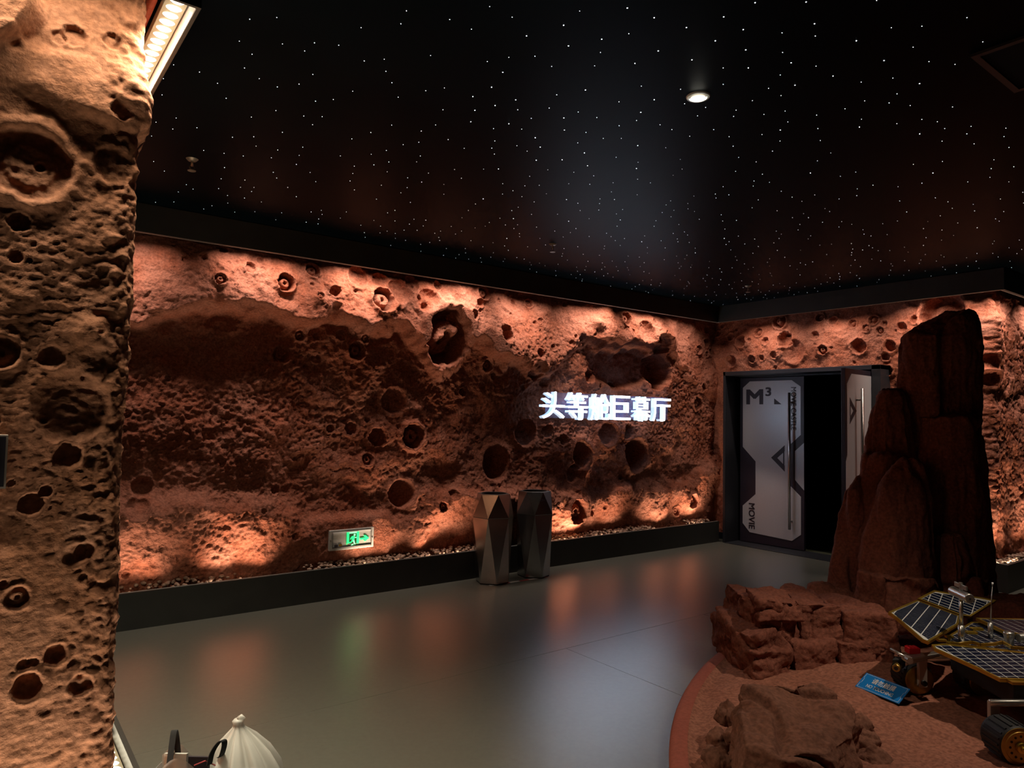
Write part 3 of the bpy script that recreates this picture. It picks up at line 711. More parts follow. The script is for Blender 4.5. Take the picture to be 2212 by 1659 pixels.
def door_leaf(name, hinge, end, flip, label):
    """hinge/end are plan points of the outer face; local s runs from the printed left edge to its right edge"""
    h = np.array([*hinge, 0.]); e = np.array([*end, 0.])
    L = np.linalg.norm(e-h); zb, ztp = .012, 2.19
    left, right = (e, h) if flip else (h, e)
    ex = (right-left)/L; ez = np.array([0, 0, 1.]); nn = np.cross(ex, ez)      # towards the foyer
    root = thing(name, label, 'door', tuple(h)); del root['category']; struct(root)
    def P(s, z, d=0.0): return left + ex*s + ez*z + nn*d
    m = MB(); m.prism([P(0, zb), P(L, zb), P(L, ztp), P(0, ztp)], -nn*.045); bevel(m.build('leaf', 'doorblk', root), .003)
    S_ = lambda a: a/524.*L                                  # drawing units (leaf 524 wide, 1415 tall)
    Zz = lambda b: zb + (1415-b)/1415.*(ztp-zb)
    def sheet(pts, d0, th, mat, nm):
        mm = MB(); mm.prism([P(S_(a), Zz(b), d0) for a, b in pts], nn*th); return mm.build(nm, mat, root)
    def word(s, x0, y0, w, h_, rot=False, off=.0, nm='lettering'):
        if not rot:
            place_text(nm, s, P(S_(x0), Zz(y0+h_), .0062), ex, ez, S_(w), h_/1415.*(ztp-zb), 'ink', root, off)
        else:
            place_text(nm, s, P(S_(x0), Zz(y0), .0062), -ez, ex, h_/1415.*(ztp-zb), S_(w), 'ink', root, off)
    # printed plate with a notch on one side, chevron marks and lettering
    if not flip:
        sheet([(25,85),(85,30),(430,30),(500,85),(500,480),(400,580),(400,885),(500,985),(500,1290),(430,1350),(85,1330),(25,1260),(25,1110),(135,1000),(135,720),(25,600)], .0005, .004, 'doorwht', 'printed_plate')
        sheet([(524,545),(455,615),(455,850),(524,930)], .0005, .004, 'doorwht', 'side_plate')
        sheet([(265,680),(375,570),(375,620),(315,680),(375,740),(375,790)], .0045, .0015, 'ink', 'chevron')
        sheet([(362,625),(372,620),(372,745),(362,740)], .0045, .0015, 'ink', 'chevron_bar')
        sheet([(290,180),(290,230),(350,230)], .0045, .0015, 'ink', 'triangle_mark')
        word('M', 55, 100, 145, 130, off=.03); word('3', 218, 85, 48, 75, off=.025)
        word('MOVIE', 78, 1080, 52, 220, True, off=.02); word('MOVIE CASTLE', 425, 88, 42, 355, True, off=.012)
    else:
        sheet([(18,110),(85,35),(500,35),(500,1350),(85,1350),(0,1260),(0,640),(18,600)], .0005, .004, 'doorwht', 'printed_plate')
        sheet([(150,292),(55,200),(55,245),(105,292),(55,340),(55,385)], .0045, .0015, 'ink', 'chevron')
        sheet([(55,250),(66,255),(66,330),(55,335)], .0045, .0015, 'ink', 'chevron_bar')
        word('MOVIE', 290, 520, 60, 330, True, off=.02)
    # pull bar
    hs = S_(430) if not flip else S_(150)
    hd = thing('handle', 'tall tubular steel pull handle', None, tuple(P(hs, Zz(1230), .06)-h)); hd.parent = root
    MB().tube([P(hs, Zz(1255), .065), P(hs, Zz(135), .065)], .0165, 16).build('bar', 'steel', hd, True)
    for zz in (215, 1190):
        MB().tube([P(hs, Zz(zz), .004), P(hs, Zz(zz), .062)], .011, 12).build('standoff', 'steel', hd, True)
    return root
door_leaf('door_1', (8.205, 5.66), (8.252, 4.767), False, 'closed door leaf with white printed panel and long steel pull')
door_leaf('door_2', (8.20, 3.806), (7.27, 3.735), True, 'door leaf swung open beside the rock spire')

# ------------------------------------------------------------------ illuminated wall lettering
sg = thing('wall_sign', 'glowing white Chinese lettering mounted on the long crater wall', 'sign', (6.05, 5.90, 1.60))
boxes = [(1168,1220,846,904),(1222,1270,848,907),(1272,1319,851,908),(1321,1362,855,907),(1366,1405,857,910),(1406,1449,861,910)]
for ch, (x0, x1, y0, y1) in zip('头等舱巨幕厅', boxes):
    yp = 5.845
    a = at(x0+4, (y0+y1)/2, 1, yp); b = at(x1, (y0+y1)/2, 1, yp); xm = (x0+x1)/2
    zt_ = at(xm, y0, 1, yp)[2]; zb_ = at(xm, y1, 1, yp)[2]
    place_text('letter', ch, (a[0], yp, zb_), (1, 0, 0), (0, 0, 1), b[0]-a[0], zt_-zb_, 'neon', sg, .002, None, .06, 'neonside')
zlo = at(1310, 905, 1, 5.92)[2]; zhi = at(1310, 853, 1, 5.92)[2]
MB().box((4.98, 5.918, zlo), (7.02, 5.924, zhi)).build('backing_panel', 'acrylic', sg)
for x in (5.1, 6.0, 6.9):
    MB().tube([(x, 5.922, (zlo+zhi)/2), (x, 6.05, (zlo+zhi)/2)], .008, 8).build('standoff', 'steel', sg)

# ------------------------------------------------------------------ exit sign
YE = 5.925
ex = thing('exit_sign', 'low silver exit sign with green running figure and arrow', 'sign', (2.75, YE, .38))
ca = at(712, 1147, 1, YE); cb = at(808, 1137, 1, YE); cz = at(805, 1181, 1, YE)
X0, X1, Z0, Z1 = ca[0], cb[0], at(711, 1191, 1, YE)[2], ca[2]
bevel(MB().box((X0, YE, Z0), (X1, YE+.035, Z1)).build('plate', 'alu', ex), .003)
wE, hE = X1-X0, Z1-Z0
def E(u, v): return X0+u*wE, Z0+v*hE
def rect(u0, v0, u1, v1, mat, nm, d=.002, th=.003):
    a, b = E(u0, v0), E(u1, v1); return MB().box((a[0], YE-d-th, a[1]), (b[0], YE-d, b[1])).build(nm, mat, ex)
rect(.07, .10, .935, .11, 'steel', 'bezel'); rect(.07, .86, .935, .885, 'whitepaint', 'bezel'); rect(.065, .10, .075, .885, 'steel', 'bezel'); rect(.93, .10, .94, .885, 'steel', 'bezel')
rect(.07, .135, .935, .165, 'rubber', 'slot')
rect(.11, .17, .185, .29, 'ink', 'sticker'); rect(.21, .20, .275, .30, 'gold', 'sticker')
def poly(pts, mat, nm, d=.003):
    m = MB(); m.prism([(E(u, v)[0], YE-d, E(u, v)[1]) for u, v in pts], (0, -.002, 0)); return m.build(nm, mat, ex)
poly([(.43,.27),(.60,.27),(.60,.78),(.43,.78)], 'dkgreen', 'exit_pictogram', .002)
poly([(.38,.24),(.43,.36),(.43,.86),(.38,.86)], 'green', 'exit_pictogram')
poly([(.60,.26),(.655,.26),(.655,.86),(.60,.86)], 'green', 'exit_pictogram'); poly([(.43,.78),(.60,.78),(.60,.86),(.43,.86)], 'greenpale', 'exit_pictogram')
hc = [(.553+.023*math.cos(q), .70+.055*math.sin(q)) for q in np.linspace(0, 2*math.pi, 15)[:-1]]
poly(hc, 'greenpale', 'exit_pictogram')
poly([(.485,.40),(.505,.36),(.535,.40),(.56,.58),(.555,.64),(.51,.655),(.475,.61),(.45,.50),(.468,.485),(.50,.575)], 'green', 'exit_pictogram', .0032)
poly([(.545,.62),(.565,.54),(.60,.545),(.60,.585),(.575,.585)], 'greenpale', 'exit_pictogram', .0034)
poly([(.485,.40),(.505,.38),(.475,.31),(.42,.30),(.415,.36),(.465,.365)], 'green', 'exit_pictogram', .0034)
poly([(.515,.42),(.545,.46),(.575,.22),(.545,.24)], 'greenpale', 'exit_pictogram', .0036)
poly([(.48,.19),(.53,.20),(.52,.25),(.50,.25)], 'greenpale', 'exit_pictogram', .0034)
poly([(.68,.50),(.80,.51),(.755,.62),(.805,.63),(.885,.475),(.805,.34),(.76,.34),(.80,.43),(.68,.42)], 'green', 'exit_arrow')
for u in (.03, .965):
    a = E(u, .5); MB().tube([(a[0], YE+.002, a[1]), (a[0], YE-.003, a[1])], .005, 10).build('screw', 'steel', ex)

# ------------------------------------------------------------------ litter bins
def bin_(cx, cy, rot, label, mark=False):
    t = thing('litter_bin', label, 'bin', (cx, cy, 0), 'faceted steel bins')
    hx = lambda r, z, a: [(cx+r*math.cos(rot+a+k*math.pi/3), cy+r*math.sin(rot+a+k*math.pi/3), z) for k in range(6)]
    b0, s0 = hx(.165, .012, math.pi/6), hx(.205, .630, 0)
    def anti(lo, hi, shift):
        F = []
        for k in range(6):
            if shift: F += [(k, 6+(k+1) % 6, 6+k), (k, (k+1) % 6, 6+(k+1) % 6)]
            else: F += [(k, (k+1) % 6, 6+(k+1) % 6), (k, 6+(k+1) % 6, 6+k)]
        return F
    m = MB(); m.add(b0+s0, [q for k in range(6) for q in ((k, 6+(k+1) % 6, 6+k), (k, (k+1) % 6, 6+(k+1) % 6))]); m.build('body', 'binsteel', t)
    s1, t1 = hx(.207, .636, 0), hx(.165, .855, math.pi/6)
    m = MB(); m.add(s1+t1, [q for k in range(6) for q in ((k, (k+1) % 6, 6+k), ((k+1) % 6, 6+(k+1) % 6, 6+k))])
    m.add(hx(.200, .628, 0)+s1, [(k, (k+1) % 6, 6+(k+1) % 6, 6+k) for k in range(6)]); m.build('lid', 'binsteel', t)
    n = 36
    circ = lambda r, z: [(cx+r*math.cos(rot+2*math.pi*k/n), cy+r*math.sin(rot+2*math.pi*k/n), z) for k in range(n)]
    hexp = []
    hv = hx(.165, .8555, math.pi/6)
    for k in range(n):
        a = (rot+2*math.pi*k/n)-(rot+math.pi/6); a %= math.pi/3
        r = .165*math.cos(math.pi/6)/math.cos(a-math.pi/6); q = rot+2*math.pi*k/n
        hexp.append((cx+r*math.cos(q), cy+r*math.sin(q), .8555))
    m = MB(); m.add(hexp+circ(.128, .860), [(k, (k+1) % n, n+(k+1) % n, n+k) for k in range(n)])
    m.add(circ(.128, .860)+circ(.122, .858), [(k, (k+1) % n, n+(k+1) % n, n+k) for k in range(n)]); m.build('top_rim', 'steel', t)
    m = MB(); m.add(circ(.122, .858)+circ(.118, .50), [(k, n+k, n+(k+1) % n, (k+1) % n) for k in range(n)]+[]); m.add(circ(.118, .50), [tuple(range(n))]); m.build('liner', 'bindark', t)
    m = MB(); m.add(hx(.160, 0, math.pi/6)+hx(.160, .013, math.pi/6), [(k, (k+1) % 6, 6+(k+1) % 6, 6+k) for k in range(6)]); m.build('foot', 'bindark', t)
    return t
bin_(4.06, 5.59, math.radians(-140), 'left faceted steel bin with open round top')
bin_(4.575, 5.585, math.radians(-128), 'right faceted steel bin with a small printed mark')
# small print on the right bin (on its right-hand upper facet)
q0 = at(1165, 1083, 1, 5.43)
place_text('printed_mark', 'MOVIE', at(1165, 1083, 1, 5.425), (.83, -.53, .05), (0.03, .12, .99), .075, .022, 'ink', bpy.data.objects['litter_bin.001'])
# red and white tape on the floor by the bins
tp = thing('floor_tape', 'worn strip of red and white tape on the floor at the bins', 'tape', tuple(at(1120, 1256, 2, 0.0)))
a = at(1058, 1265, 2, 0); b = at(1182, 1246, 2, 0); dd = (b-a)/6; nn = np.cross([0, 0, 1.], dd/np.linalg.norm(dd))*.018
for k in range(6):
    p = a+dd*k; q = p+dd*.98
    MB().prism([p-nn, q-nn, q+nn, p+nn], (0, 0, .0012)).build('tape_piece', 'tapew' if k % 2 == 0 else 'taper', tp)

# ------------------------------------------------------------------ display: sand bed, rocks
CX, CY, CR = 5.046, -.794, 3.838
def sand_h(x, y):
    x = np.asarray(x, float); y = np.asarray(y, float)
    r = np.hypot(x-CX, y-CY); e = CR-r
    h = .10 + .055*sst(.10, .9, e) +   .016*f2(x, y, 1.7, 3, 301)*sst(.15, .6, e) + .010*f2(x, y, 6, 3, 311)*sst(.12, .3, e)
    h = h - .022*np.exp(-((e-.13)/.05)**2)
    return h + .004*f2(x, y, 22, 3, 321)*sst(.10, .2, e)
dp = thing('display_platform', 'large round red sand display platform carrying the rover', 'platform', (CX, CY, 0))
th = np.linspace(math.radians(25), math.radians(215), 520); rr = np.concatenate([np.linspace(0, 2.2, 14), np.arange(2.2, CR-.07, .013)])
T_, R_ = np.meshgrid(th, rr, indexing='ij')
X_, Y_ = CX+R_*np.cos(T_), CY+R_*np.sin(T_)
G = grid_mesh('sand_bed', np.stack([X_, Y_, sand_h(X_, Y_)], -1)[:, ::-1], None, 'sand', (CX, CY, 0)); G.parent = dp; G.location = (0, 0, 0)
n = 260; prof = [(CR-.03, 0.0), (CR-.03, .03), (CR, .032), (CR+.004, .07), (CR-.006, .088), (CR-.03, .096), (CR-.08, .093)]
def sweep(prof, mat, nm, smooth=True):
    V = [(CX+r*math.cos(a), CY+r*math.sin(a), z) for a in np.linspace(math.radians(20), math.radians(220), n) for r, z in prof]
    k = len(prof); F = [(i*k+j, i*k+j+1, (i+1)*k+j+1, (i+1)*k+j) for i in range(n-1) for j in range(k-1)]
    return mkobj(nm, V, F, mat, dp, smooth)
sweep(prof[1:], 'rim', 'rim'); sweep(prof[:2], 'void', 'kick_board', False)

def rock(name, hulls, voxel, mat, parent=None, amp=.03, freq=4, seed=1, zs_=1.0, fine=.006, cracks=0.0, label=None, cat=None, group=None, smooth_it=0):
    bm = bmesh.new()
    for pts in hulls:
        b2 = bmesh.new()
        for p in pts: b2.verts.new(Vector([float(c_) for c_ in p]))
        r_ = bmesh.ops.convex_hull(b2, input=b2.verts)
        junk = [v for v in b2.verts if not v.link_faces]
        if junk: bmesh.ops.delete(b2, geom=junk, context='VERTS')
        tmp = bpy.data.meshes.new('t'); b2.to_mesh(tmp); b2.free(); bm.from_mesh(tmp); bpy.data.meshes.remove(tmp)
    me = bpy.data.meshes.new('t'); bm.to_mesh(me); bm.free()
    ob = bpy.data.objects.new('t', me); COL.objects.link(ob)
    md = ob.modifiers.new('r', 'REMESH'); md.mode = 'VOXEL'; md.voxel_size = voxel
    ms = ob.modifiers.new('s', 'SMOOTH'); ms.iterations = 3 + smooth_it; ms.factor = .5
    dg = bpy.context.evaluated_depsgraph_get(); e = ob.evaluated_get(dg).to_mesh()
    nv = len(e.vertices); V = np.empty(nv*3, np.float32); e.vertices.foreach_get('co', V); V = V.reshape(-1, 3).astype(float)
    Nn = np.empty(nv*3, np.float32); e.vertices.foreach_get('normal', Nn); Nn = Nn.reshape(-1, 3)
    F = [tuple(p.vertices) for p in e.polygons]
    ob.evaluated_get(dg).to_mesh_clear(); bpy.data.objects.remove(ob); bpy.data.meshes.remove(me)
    Q = V*np.array([1, 1, zs_])
    d = amp*f3(Q, freq, 2, seed) + amp*.7*(np.abs(n3(Q, freq*1.9, seed+60))*1.6-.5) + fine*1.2*(np.abs(f3(Q, freq*5, 3, seed+20))*1.5-.5) + fine*.6*f3(Q, freq*11, 2, seed+80)
    if cracks:
        c_ = np.abs(n3(Q*np.array([1, 1, .7]), freq*.9, seed+40)); d -= cracks*sst(.10, .0, c_)
    V = V + Nn*d[:, None]
    o = mkobj(name, V, F, mat, parent, True)
    if parent is None: tag(o, label, cat, group)
    return o
FWH = np.array([FW[0], FW[1], 0.]); FWH /= np.linalg.norm(FWH)
RTH = np.array([FWH[1], -FWH[0], 0.])
def column(rows, t, thick, seed, jit=.10, nseg=9):
    rg = random.Random(seed); pts = []
    ang = [2*math.pi*(k+rg.uniform(-.25, .25))/nseg for k in range(nseg)]
    rad = [1+rg.uniform(-jit, jit*.3) for _ in range(nseg)]
    for (y, xl, xr) in rows:
        Lp, Rp = atd(xl, y, t), atd(xr, y, t); c_ = (Lp+Rp)/2; a = np.linalg.norm(Rp-Lp)/2
        th_ = thick*max(.25, a/(np.linalg.norm(atd(rows[-1][1], y, t)-atd(rows[-1][2], y, t))/2))
        for an, r_ in zip(ang, rad):
            pts.append(c_ + RTH*a*math.cos(an)*r_ + FWH*th_/2*math.sin(an)*r_)
        pts.append(c_+RTH*a); pts.append(c_-RTH*a)
    return pts
spire = thing('rock_spire', 'tall dark red rock spire of fluted columns in front of the door wall', 'rock', tuple(atd(1980, 1290, 4.9)*np.array([1, 1, 0])+np.array([0, 0, .15])))
SC = [
 # rows (y, left, right), distance, thickness, seed
 ([(672,2062,2100),(680,2030,2110),(700,1985,2114),(728,1945,2114),(760,1940,2113),(850,1940,2106),(980,1936,2118)], 5.15, .42, 1),
 ([(900,1990,2108),(985,1985,2118),(1100,1975,2130),(1200,1975,2136),(1290,1975,2142)], 5.00, .50, 2),
 ([(842,1905,1945),(856,1893,1955),(900,1880,1965),(985,1872,1975),(1010,1872,1975)], 5.12, .36, 3),
 ([(985,1868,1960),(1060,1848,1960),(1150,1830,1960),(1290,1812,1965)], 5.05, .38, 4),
 ([(1022,1848,1885),(1060,1822,1890),(1130,1815,1895),(1220,1792,1900),(1290,1782,1905)], 5.08, .36, 5),
 ([(984,1948,1975),(1000,1935,2000),(1050,1893,2008),(1150,1872,2016),(1235,1857,2020),(1250,1857,2020)], 4.82, .40, 6),
 ([(1236,1857,2022),(1262,1852,2032),(1310,1846,2040),(1350,1846,2040)], 4.74, .42, 7),
 ([(1150,2020,2075),(1200,2016,2090),(1300,2010,2100),(1340,2010,2100)], 4.80, .34, 8),
 ([(1236,2032,2140),(1250,2030,2146),(1330,2026,2156),(1360,2026,2156)], 4.86, .40, 9),
 ([(1262,1745,1800),(1285,1735,1850),(1320,1728,1860)], 4.95, .40, 10),
]
for rows, t_, thk, sd in SC:
    rock('rock_column', [column(rows, t_, thk, sd)], .0115, 'rock', spire, .028, 4.2, 400+sd*7, .35, .006, .030)
# low rock slab at the right behind the rover
rock('rock_slab', [column([(1290,2120,2330),(1300,2110,2345),(1375,2105,2350),(1400,2105,2350)], 4.65, .5, 31)], .014, 'rock', None, .02, 4, 431, 1.6, .005, .01,
     'low dark red rock slab behind the rover at the right edge', 'rock')
# stepped ledge of broken blocks left of the spire
ledge = thing('rock_ledge', 'stepped ledge of broken red rock blocks left of the rover', 'rock', tuple(at(1740, 1440, 2, .13)))
def block(front, z0, z1, back, seed, inset=.025, amp=.020, voxel=.011):
    P0 = [at(x, y, 2, z0) for x, y in front]
    pts = [p for p in P0] + [p+FWH*back for p in P0]
    rg = random.Random(seed)
    top = [p+FWH*inset*rg.uniform(.5, 1.8)+np.array([0, 0, z1-z0+rg.uniform(-.02, .02)]) for p in P0] + [p+FWH*back+np.array([0, 0, z1-z0+rg.uniform(-.02, .03)]) for p in P0]
    low = [p-np.array([0, 0, .06]) for p in pts]
    rock('rock_block', [low+top], .009, 'rock', ledge, amp, 4.6, 500+seed*9, 1.8, .0045, .022)
block([(1578,1412),(1600,1440),(1628,1462),(1665,1464),(1714,1452)], .13, .265, .42, 1)
block([(1718,1449),(1765,1446),(1812,1441)], .13, .275, .42, 2)
block([(1816,1443),(1870,1444),(1935,1450)], .13, .27, .45, 3)
block([(1590,1388),(1618,1402),(1640,1406),(1682,1396)], .26, .345, .40, 4)
block([(1606,1372),(1650,1378),(1692,1394),(1728,1382)], .27, .485, .40, 5)
block([(1732,1382),(1775,1376),(1822,1382)], .27, .47, .46, 6)
block([(1826,1384),(1880,1390),(1950,1400)], .27, .45, .50, 7)
block([(1640,1322),(1690,1318),(1740,1322)], .46, .52, .30, 8)
# front boulder with small stones round it
top = [at(x, y, 2, z) for x, y, z in ((1594,1498,.40),(1612,1482,.42),(1650,1475,.43),(1710,1472,.43),(1757,1475,.42),(1800,1489,.41),(1832,1512,.39),(1850,1545,.36),(1845,1590,.33),(1790,1625,.33),(1690,1632,.34),(1610,1612,.34))]
ctr = sum(top)/len(top)
base = [np.array([ctr[0]+(p[0]-ctr[0])*1.06, ctr[1]+(p[1]-ctr[1])*1.06, .08]) for p in top]
mid = [np.array([ctr[0]+(p[0]-ctr[0])*1.10, ctr[1]+(p[1]-ctr[1])*1.10, .24]) for p in top]
rock('boulder', [top+mid+base], .008, 'boulder', None, .034, 3.1, 643, 2.2, .0050, .030, 'large flat-topped brown boulder at the front of the sand', 'rock')
def stone(px, py, z, r, seed, label):
    c_ = at(px, py, 2, z); rg = random.Random(seed); pts = []
    for v in ico_v: pts.append(c_ + v*np.array([r*rg.uniform(.8, 1.2), r*rg.uniform(.8, 1.2), r*rg.uniform(.75, 1.3)]))
    rock('stone', [pts], .008, 'boulder', None, .012, 9, 700+seed, 1, .004, .008, label, 'rock', 'stones around the boulder')
stone(1572, 1548, .20, .075, 1, 'upper stone wedged against the left flank of the boulder')
stone(1583, 1592, .16, .060, 2, 'narrow stone between the boulder and the outer left stones')
stone(1550, 1602, .12, .065, 3, 'outermost left stone beside the boulder')
stone(1552, 1648, .10, .085, 4, 'pale lowest stone at the left foot of the boulder')
stone(1858, 1572, .19, .070, 5, 'rough stone against the right flank of the boulder')
stone(1868, 1615, .13, .090, 6, 'broad stone at the right foot of the boulder')
stone(1885, 1660, .10, .100, 7, 'stone right of the boulder at the bottom picture edge')

# ------------------------------------------------------------------ notice on the sand
tl, tr, bl, br = at(1867, 1451, 2, .222), at(1962, 1488, 2, .222), at(1847, 1482, 2, .162), at(1941, 1520, 2, .162)
ns = thing('notice_sign', 'small blue NO TOUCHING notice propped on the sand before the rover', 'sign', tuple((bl+br)/2-np.array([0, 0, .03])))
exn = (br-bl); wn = np.linalg.norm(exn); exn = exn/wn; eyn = (tl-bl); eyn = eyn-exn*(eyn@exn); hn = np.linalg.norm(eyn); eyn /= hn; nrm = np.cross(exn, eyn)
def Q(u, v, d=0): return bl+exn*u*wn+eyn*v*hn+nrm*d
bevel(MB().prism([Q(0, 0), Q(1, 0), Q(1, 1), Q(0, 1)], -nrm*.006).build('plate', 'blue', ns), .001)
m = MB()
for u0, v0, u1, v1 in ((.03, .05, .97, .062), (.03, .938, .97, .95), (.03, .05, .035, .35), (.03, .65, .035, .95), (.965, .05, .97, .35), (.965, .65, .97, .95), (.05, .35, .055, .65), (.945, .35, .95, .65)):
    m.prism([Q(u0, v0, .0004), Q(u1, v0, .0004), Q(u1, v1, .0004), Q(u0, v1, .0004)], nrm*.0004)
m.build('border_line', 'whitepaint', ns)
place_text('lettering', '请勿触摸', Q(.24, .50, .0008), exn, eyn, .52*wn, .34*hn, 'whitepaint', ns, .01)
place_text('lettering', 'NO TOUCHING', Q(.20, .19, .0008), exn, eyn, .60*wn, .20*hn, 'whitepaint', ns, .006)
MB().prism([Q(.4, .9, -.007), Q(.6, .9, -.007), Q(.6, .0, -.09)-np.array([0, 0, .02]), Q(.4, .0, -.09)-np.array([0, 0, .02])], -nrm*.003).build('prop', 'blue', ns)

# ------------------------------------------------------------------ rover
AX = np.array([.6207, .7840, 0.]); LX = np.array([.7840, -.6207, 0.]); KZ = np.array([0, 0, 1.])
WR = at(2180, 1598, 2, .235); WL = WR + AX*.77
MID = (WR+WL)/2; MID[2] = 0
GZ = .152
rv = thing('mars_rover', 'gold and silver model Mars rover with blue solar wings on the sand', 'rover', tuple(MID+KZ*GZ))
def RV(l, a, z): return MID + LX*l + AX*a + KZ*z
DZ = .452
# body under the deck
m = MB(); m.obox(RV(.42, 0, .375), LX*.30, AX*.24, KZ*.055); bevel(m.build('chassis', 'rubber', rv), .01)
m = MB(); m.obox(RV(.42, 0, .428), LX*.31, AX*.25, KZ*.006); m.build('belly_plate', 'gold', rv)
# panels
def inside(poly2, q):
    c_ = False; n_ = len(poly2)
    for i in range(n_):
        (x1, y1), (x2, y2) = poly2[i], poly2[(i+1) % n_]
        if (y1 > q[1]) != (y2 > q[1]) and q[0] < (x2-x1)*(q[1]-y1)/(y2-y1)+x1: c_ = not c_
    return c_
def clip(poly2, sub):
    """clip convex sub by polygon poly2 (Sutherland-Hodgman, poly2 nearly convex)"""
    out = sub; n_ = len(poly2)
    ar = sum(poly2[i][0]*poly2[(i+1) % n_][1]-poly2[(i+1) % n_][0]*poly2[i][1] for i in range(n_)); sg_ = 1 if ar > 0 else -1
    for i in range(n_):
        (x1, y1), (x2, y2) = poly2[i], poly2[(i+1) % n_]
        f = lambda p: sg_*((x2-x1)*(p[1]-y1)-(y2-y1)*(p[0]-x1)); nw = []
        for j in range(len(out)):
            a, b = out[j], out[(j+1) % len(out)]; fa, fb = f(a), f(b)
            if fa >= 0: nw.append(a)
            if (fa >= 0) != (fb >= 0):
                t_ = fa/(fa-fb); nw.append((a[0]+(b[0]-a[0])*t_, a[1]+(b[1]-a[1])*t_))
        out = nw
        if not out: return []
    return out
ncell = [0]
def inset(poly2, e):
    n_ = len(poly2); ar = sum(poly2[i][0]*poly2[(i+1) % n_][1]-poly2[(i+1) % n_][0]*poly2[i][1] for i in range(n_)); sg_ = 1 if ar > 0 else -1
    out = []
    for i in range(n_):
        a, b, c_ = (np.array(poly2[(i+k) % n_]) for k in (-1, 0, 1))
        d1 = (b-a)/np.linalg.norm(b-a); d2 = (c_-b)/np.linalg.norm(c_-b)
        n1 = sg_*np.array([-d1[1], d1[0]]); n2_ = sg_*np.array([-d2[1], d2[0]])
        bis = n1+n2_; bis /= np.linalg.norm(bis); out.append(tuple(b+bis*e/max(.35, bis@n1)))
    return out
def panel(name, pts, p0, ex_, nrm_, pitch, label=None, inner=None):
    """pts: 3-D outline (convex) in plane; cells of size pitch laid along ex_"""
    nrm_ = nrm_/np.linalg.norm(nrm_); ex_ = ex_-nrm_*(ex_@nrm_); ex_ /= np.linalg.norm(ex_); ey_ = np.cross(nrm_, ex_)
    P2 = [((p-p0)@ex_, (p-p0)@ey_) for p in pts]
    T = lambda q, d: p0+ex_*q[0]+ey_*q[1]+nrm_*d
    cen = np.mean(P2, 0)
    shrink = lambda e: inset(P2, e)
    root = MB().prism([T(q, 0) for q in P2], -nrm_*.012).build(name, 'gold', rv)
    # raised gold border
    ins = shrink(.011); m = MB(); n_ = len(P2)
    for i in range(n_):
        j = (i+1) % n_; m.prism([T(P2[i], -.001), T(P2[j], -.001), T(ins[j], -.001), T(ins[i], -.001)], nrm_*.006)
    m.build('gold_border', 'gold', root)
    ins2 = shrink(.012)
    MB().prism([T(q, .0002) for q in ins2], nrm_*.0012).build('grid_sheet', 'grid', root)
    ins3 = shrink(.014)
    us = [q[0] for q in ins3]; vs = [q[1] for q in ins3]; gp = .0046
    u = math.floor(min(us)/pitch[0])*pitch[0]
    while u < max(us):
        v = math.floor(min(vs)/pitch[1])*pitch[1]
        while v < max(vs):
            sq = [(u+gp/2, v+gp/2), (u+pitch[0]-gp/2, v+gp/2), (u+pitch[0]-gp/2, v+pitch[1]-gp/2), (u+gp/2, v+pitch[1]-gp/2)]
            cq = clip(ins3, sq)
            if len(cq) >= 3:
                ar = abs(sum(cq[i][0]*cq[(i+1) % len(cq)][1]-cq[(i+1) % len(cq)][0]*cq[i][1] for i in range(len(cq))))/2
                if ar > .01*pitch[0]*pitch[1]:
                    MB().prism([T(q, .0012) for q in cq], nrm_*.0012).build('solar_cell', 'cell', root); ncell[0] += 1
            v += pitch[1]
        u += pitch[0]
    return root
def plane3(a, b, c_):
    n_ = np.cross(b-a, c_-a); return n_ if n_[2] > 0 else -n_
PC = (.050, .038); PN = (.056, .028)
# near-side wing
a0, a1, a2 = at(2010, 1396, 2, .462), at(2212, 1410, 2, .468), at(2158, 1466, 2, .432)
nA = plane3(a0, a1, a2)
far = on_plane(2330, 1424, a0, nA); far2 = on_plane(2330, 1474, a0, nA)
panel('wing_panel', [on_plane(x, y, a0, nA) for x, y in ((2012,1394),(2040,1392))] + [far, far2] + [on_plane(x, y, a0, nA) for x, y in ((2160,1468),(2113,1445),(2071,1426),(2018,1402))], a0, LX, nA, PC)
# far-side front wing
b0, b1, b2 = at(2068, 1350, 2, .475), at(1919, 1323, 2, .545), at(2005, 1387, 2, .485)
nB = plane3(b0, b1, b2)
panel('wing_panel', [on_plane(x, y, b0, nB) for x, y in ((1919,1323),(1980,1297),(2074,1332),(2070,1350),(2006,1388),(1992,1383),(1940,1338))], b0, on_plane(2074, 1330, b0, nB)-on_plane(1981, 1295, b0, nB), nB, PN)
c0, c1, c2 = on_plane(1981, 1294, b0, nB), on_plane(2074, 1328, b0, nB), at(2150, 1298, 2, .54)
nC = plane3(c0, c1, c2)
panel('wing_panel', [on_plane(x, y, c0, nC) for x, y in ((1982,1294),(2003,1283),(2018,1276),(2062,1284),(2116,1291),(2152,1298),(2097,1333),(2076,1330))], c0, c1-c0, nC, PN)
# far-side rear wing and the deck
panel('wing_panel', [at(x, y, 2, DZ+.03) for x, y in ((2108,1336),(2150,1337),(2240,1338),(2330,1352),(2300,1384),(2170,1366))], at(2108, 1336, 2, DZ+.03), LX, KZ.copy(), PC)
panel('deck_panel', [at(x, y, 2, DZ) for x, y in ((2050,1374),(2098,1345),(2114,1345),(2330,1392),(2330,1426),(2046,1390))], at(2050, 1380, 2, DZ), LX, KZ.copy(), PC)
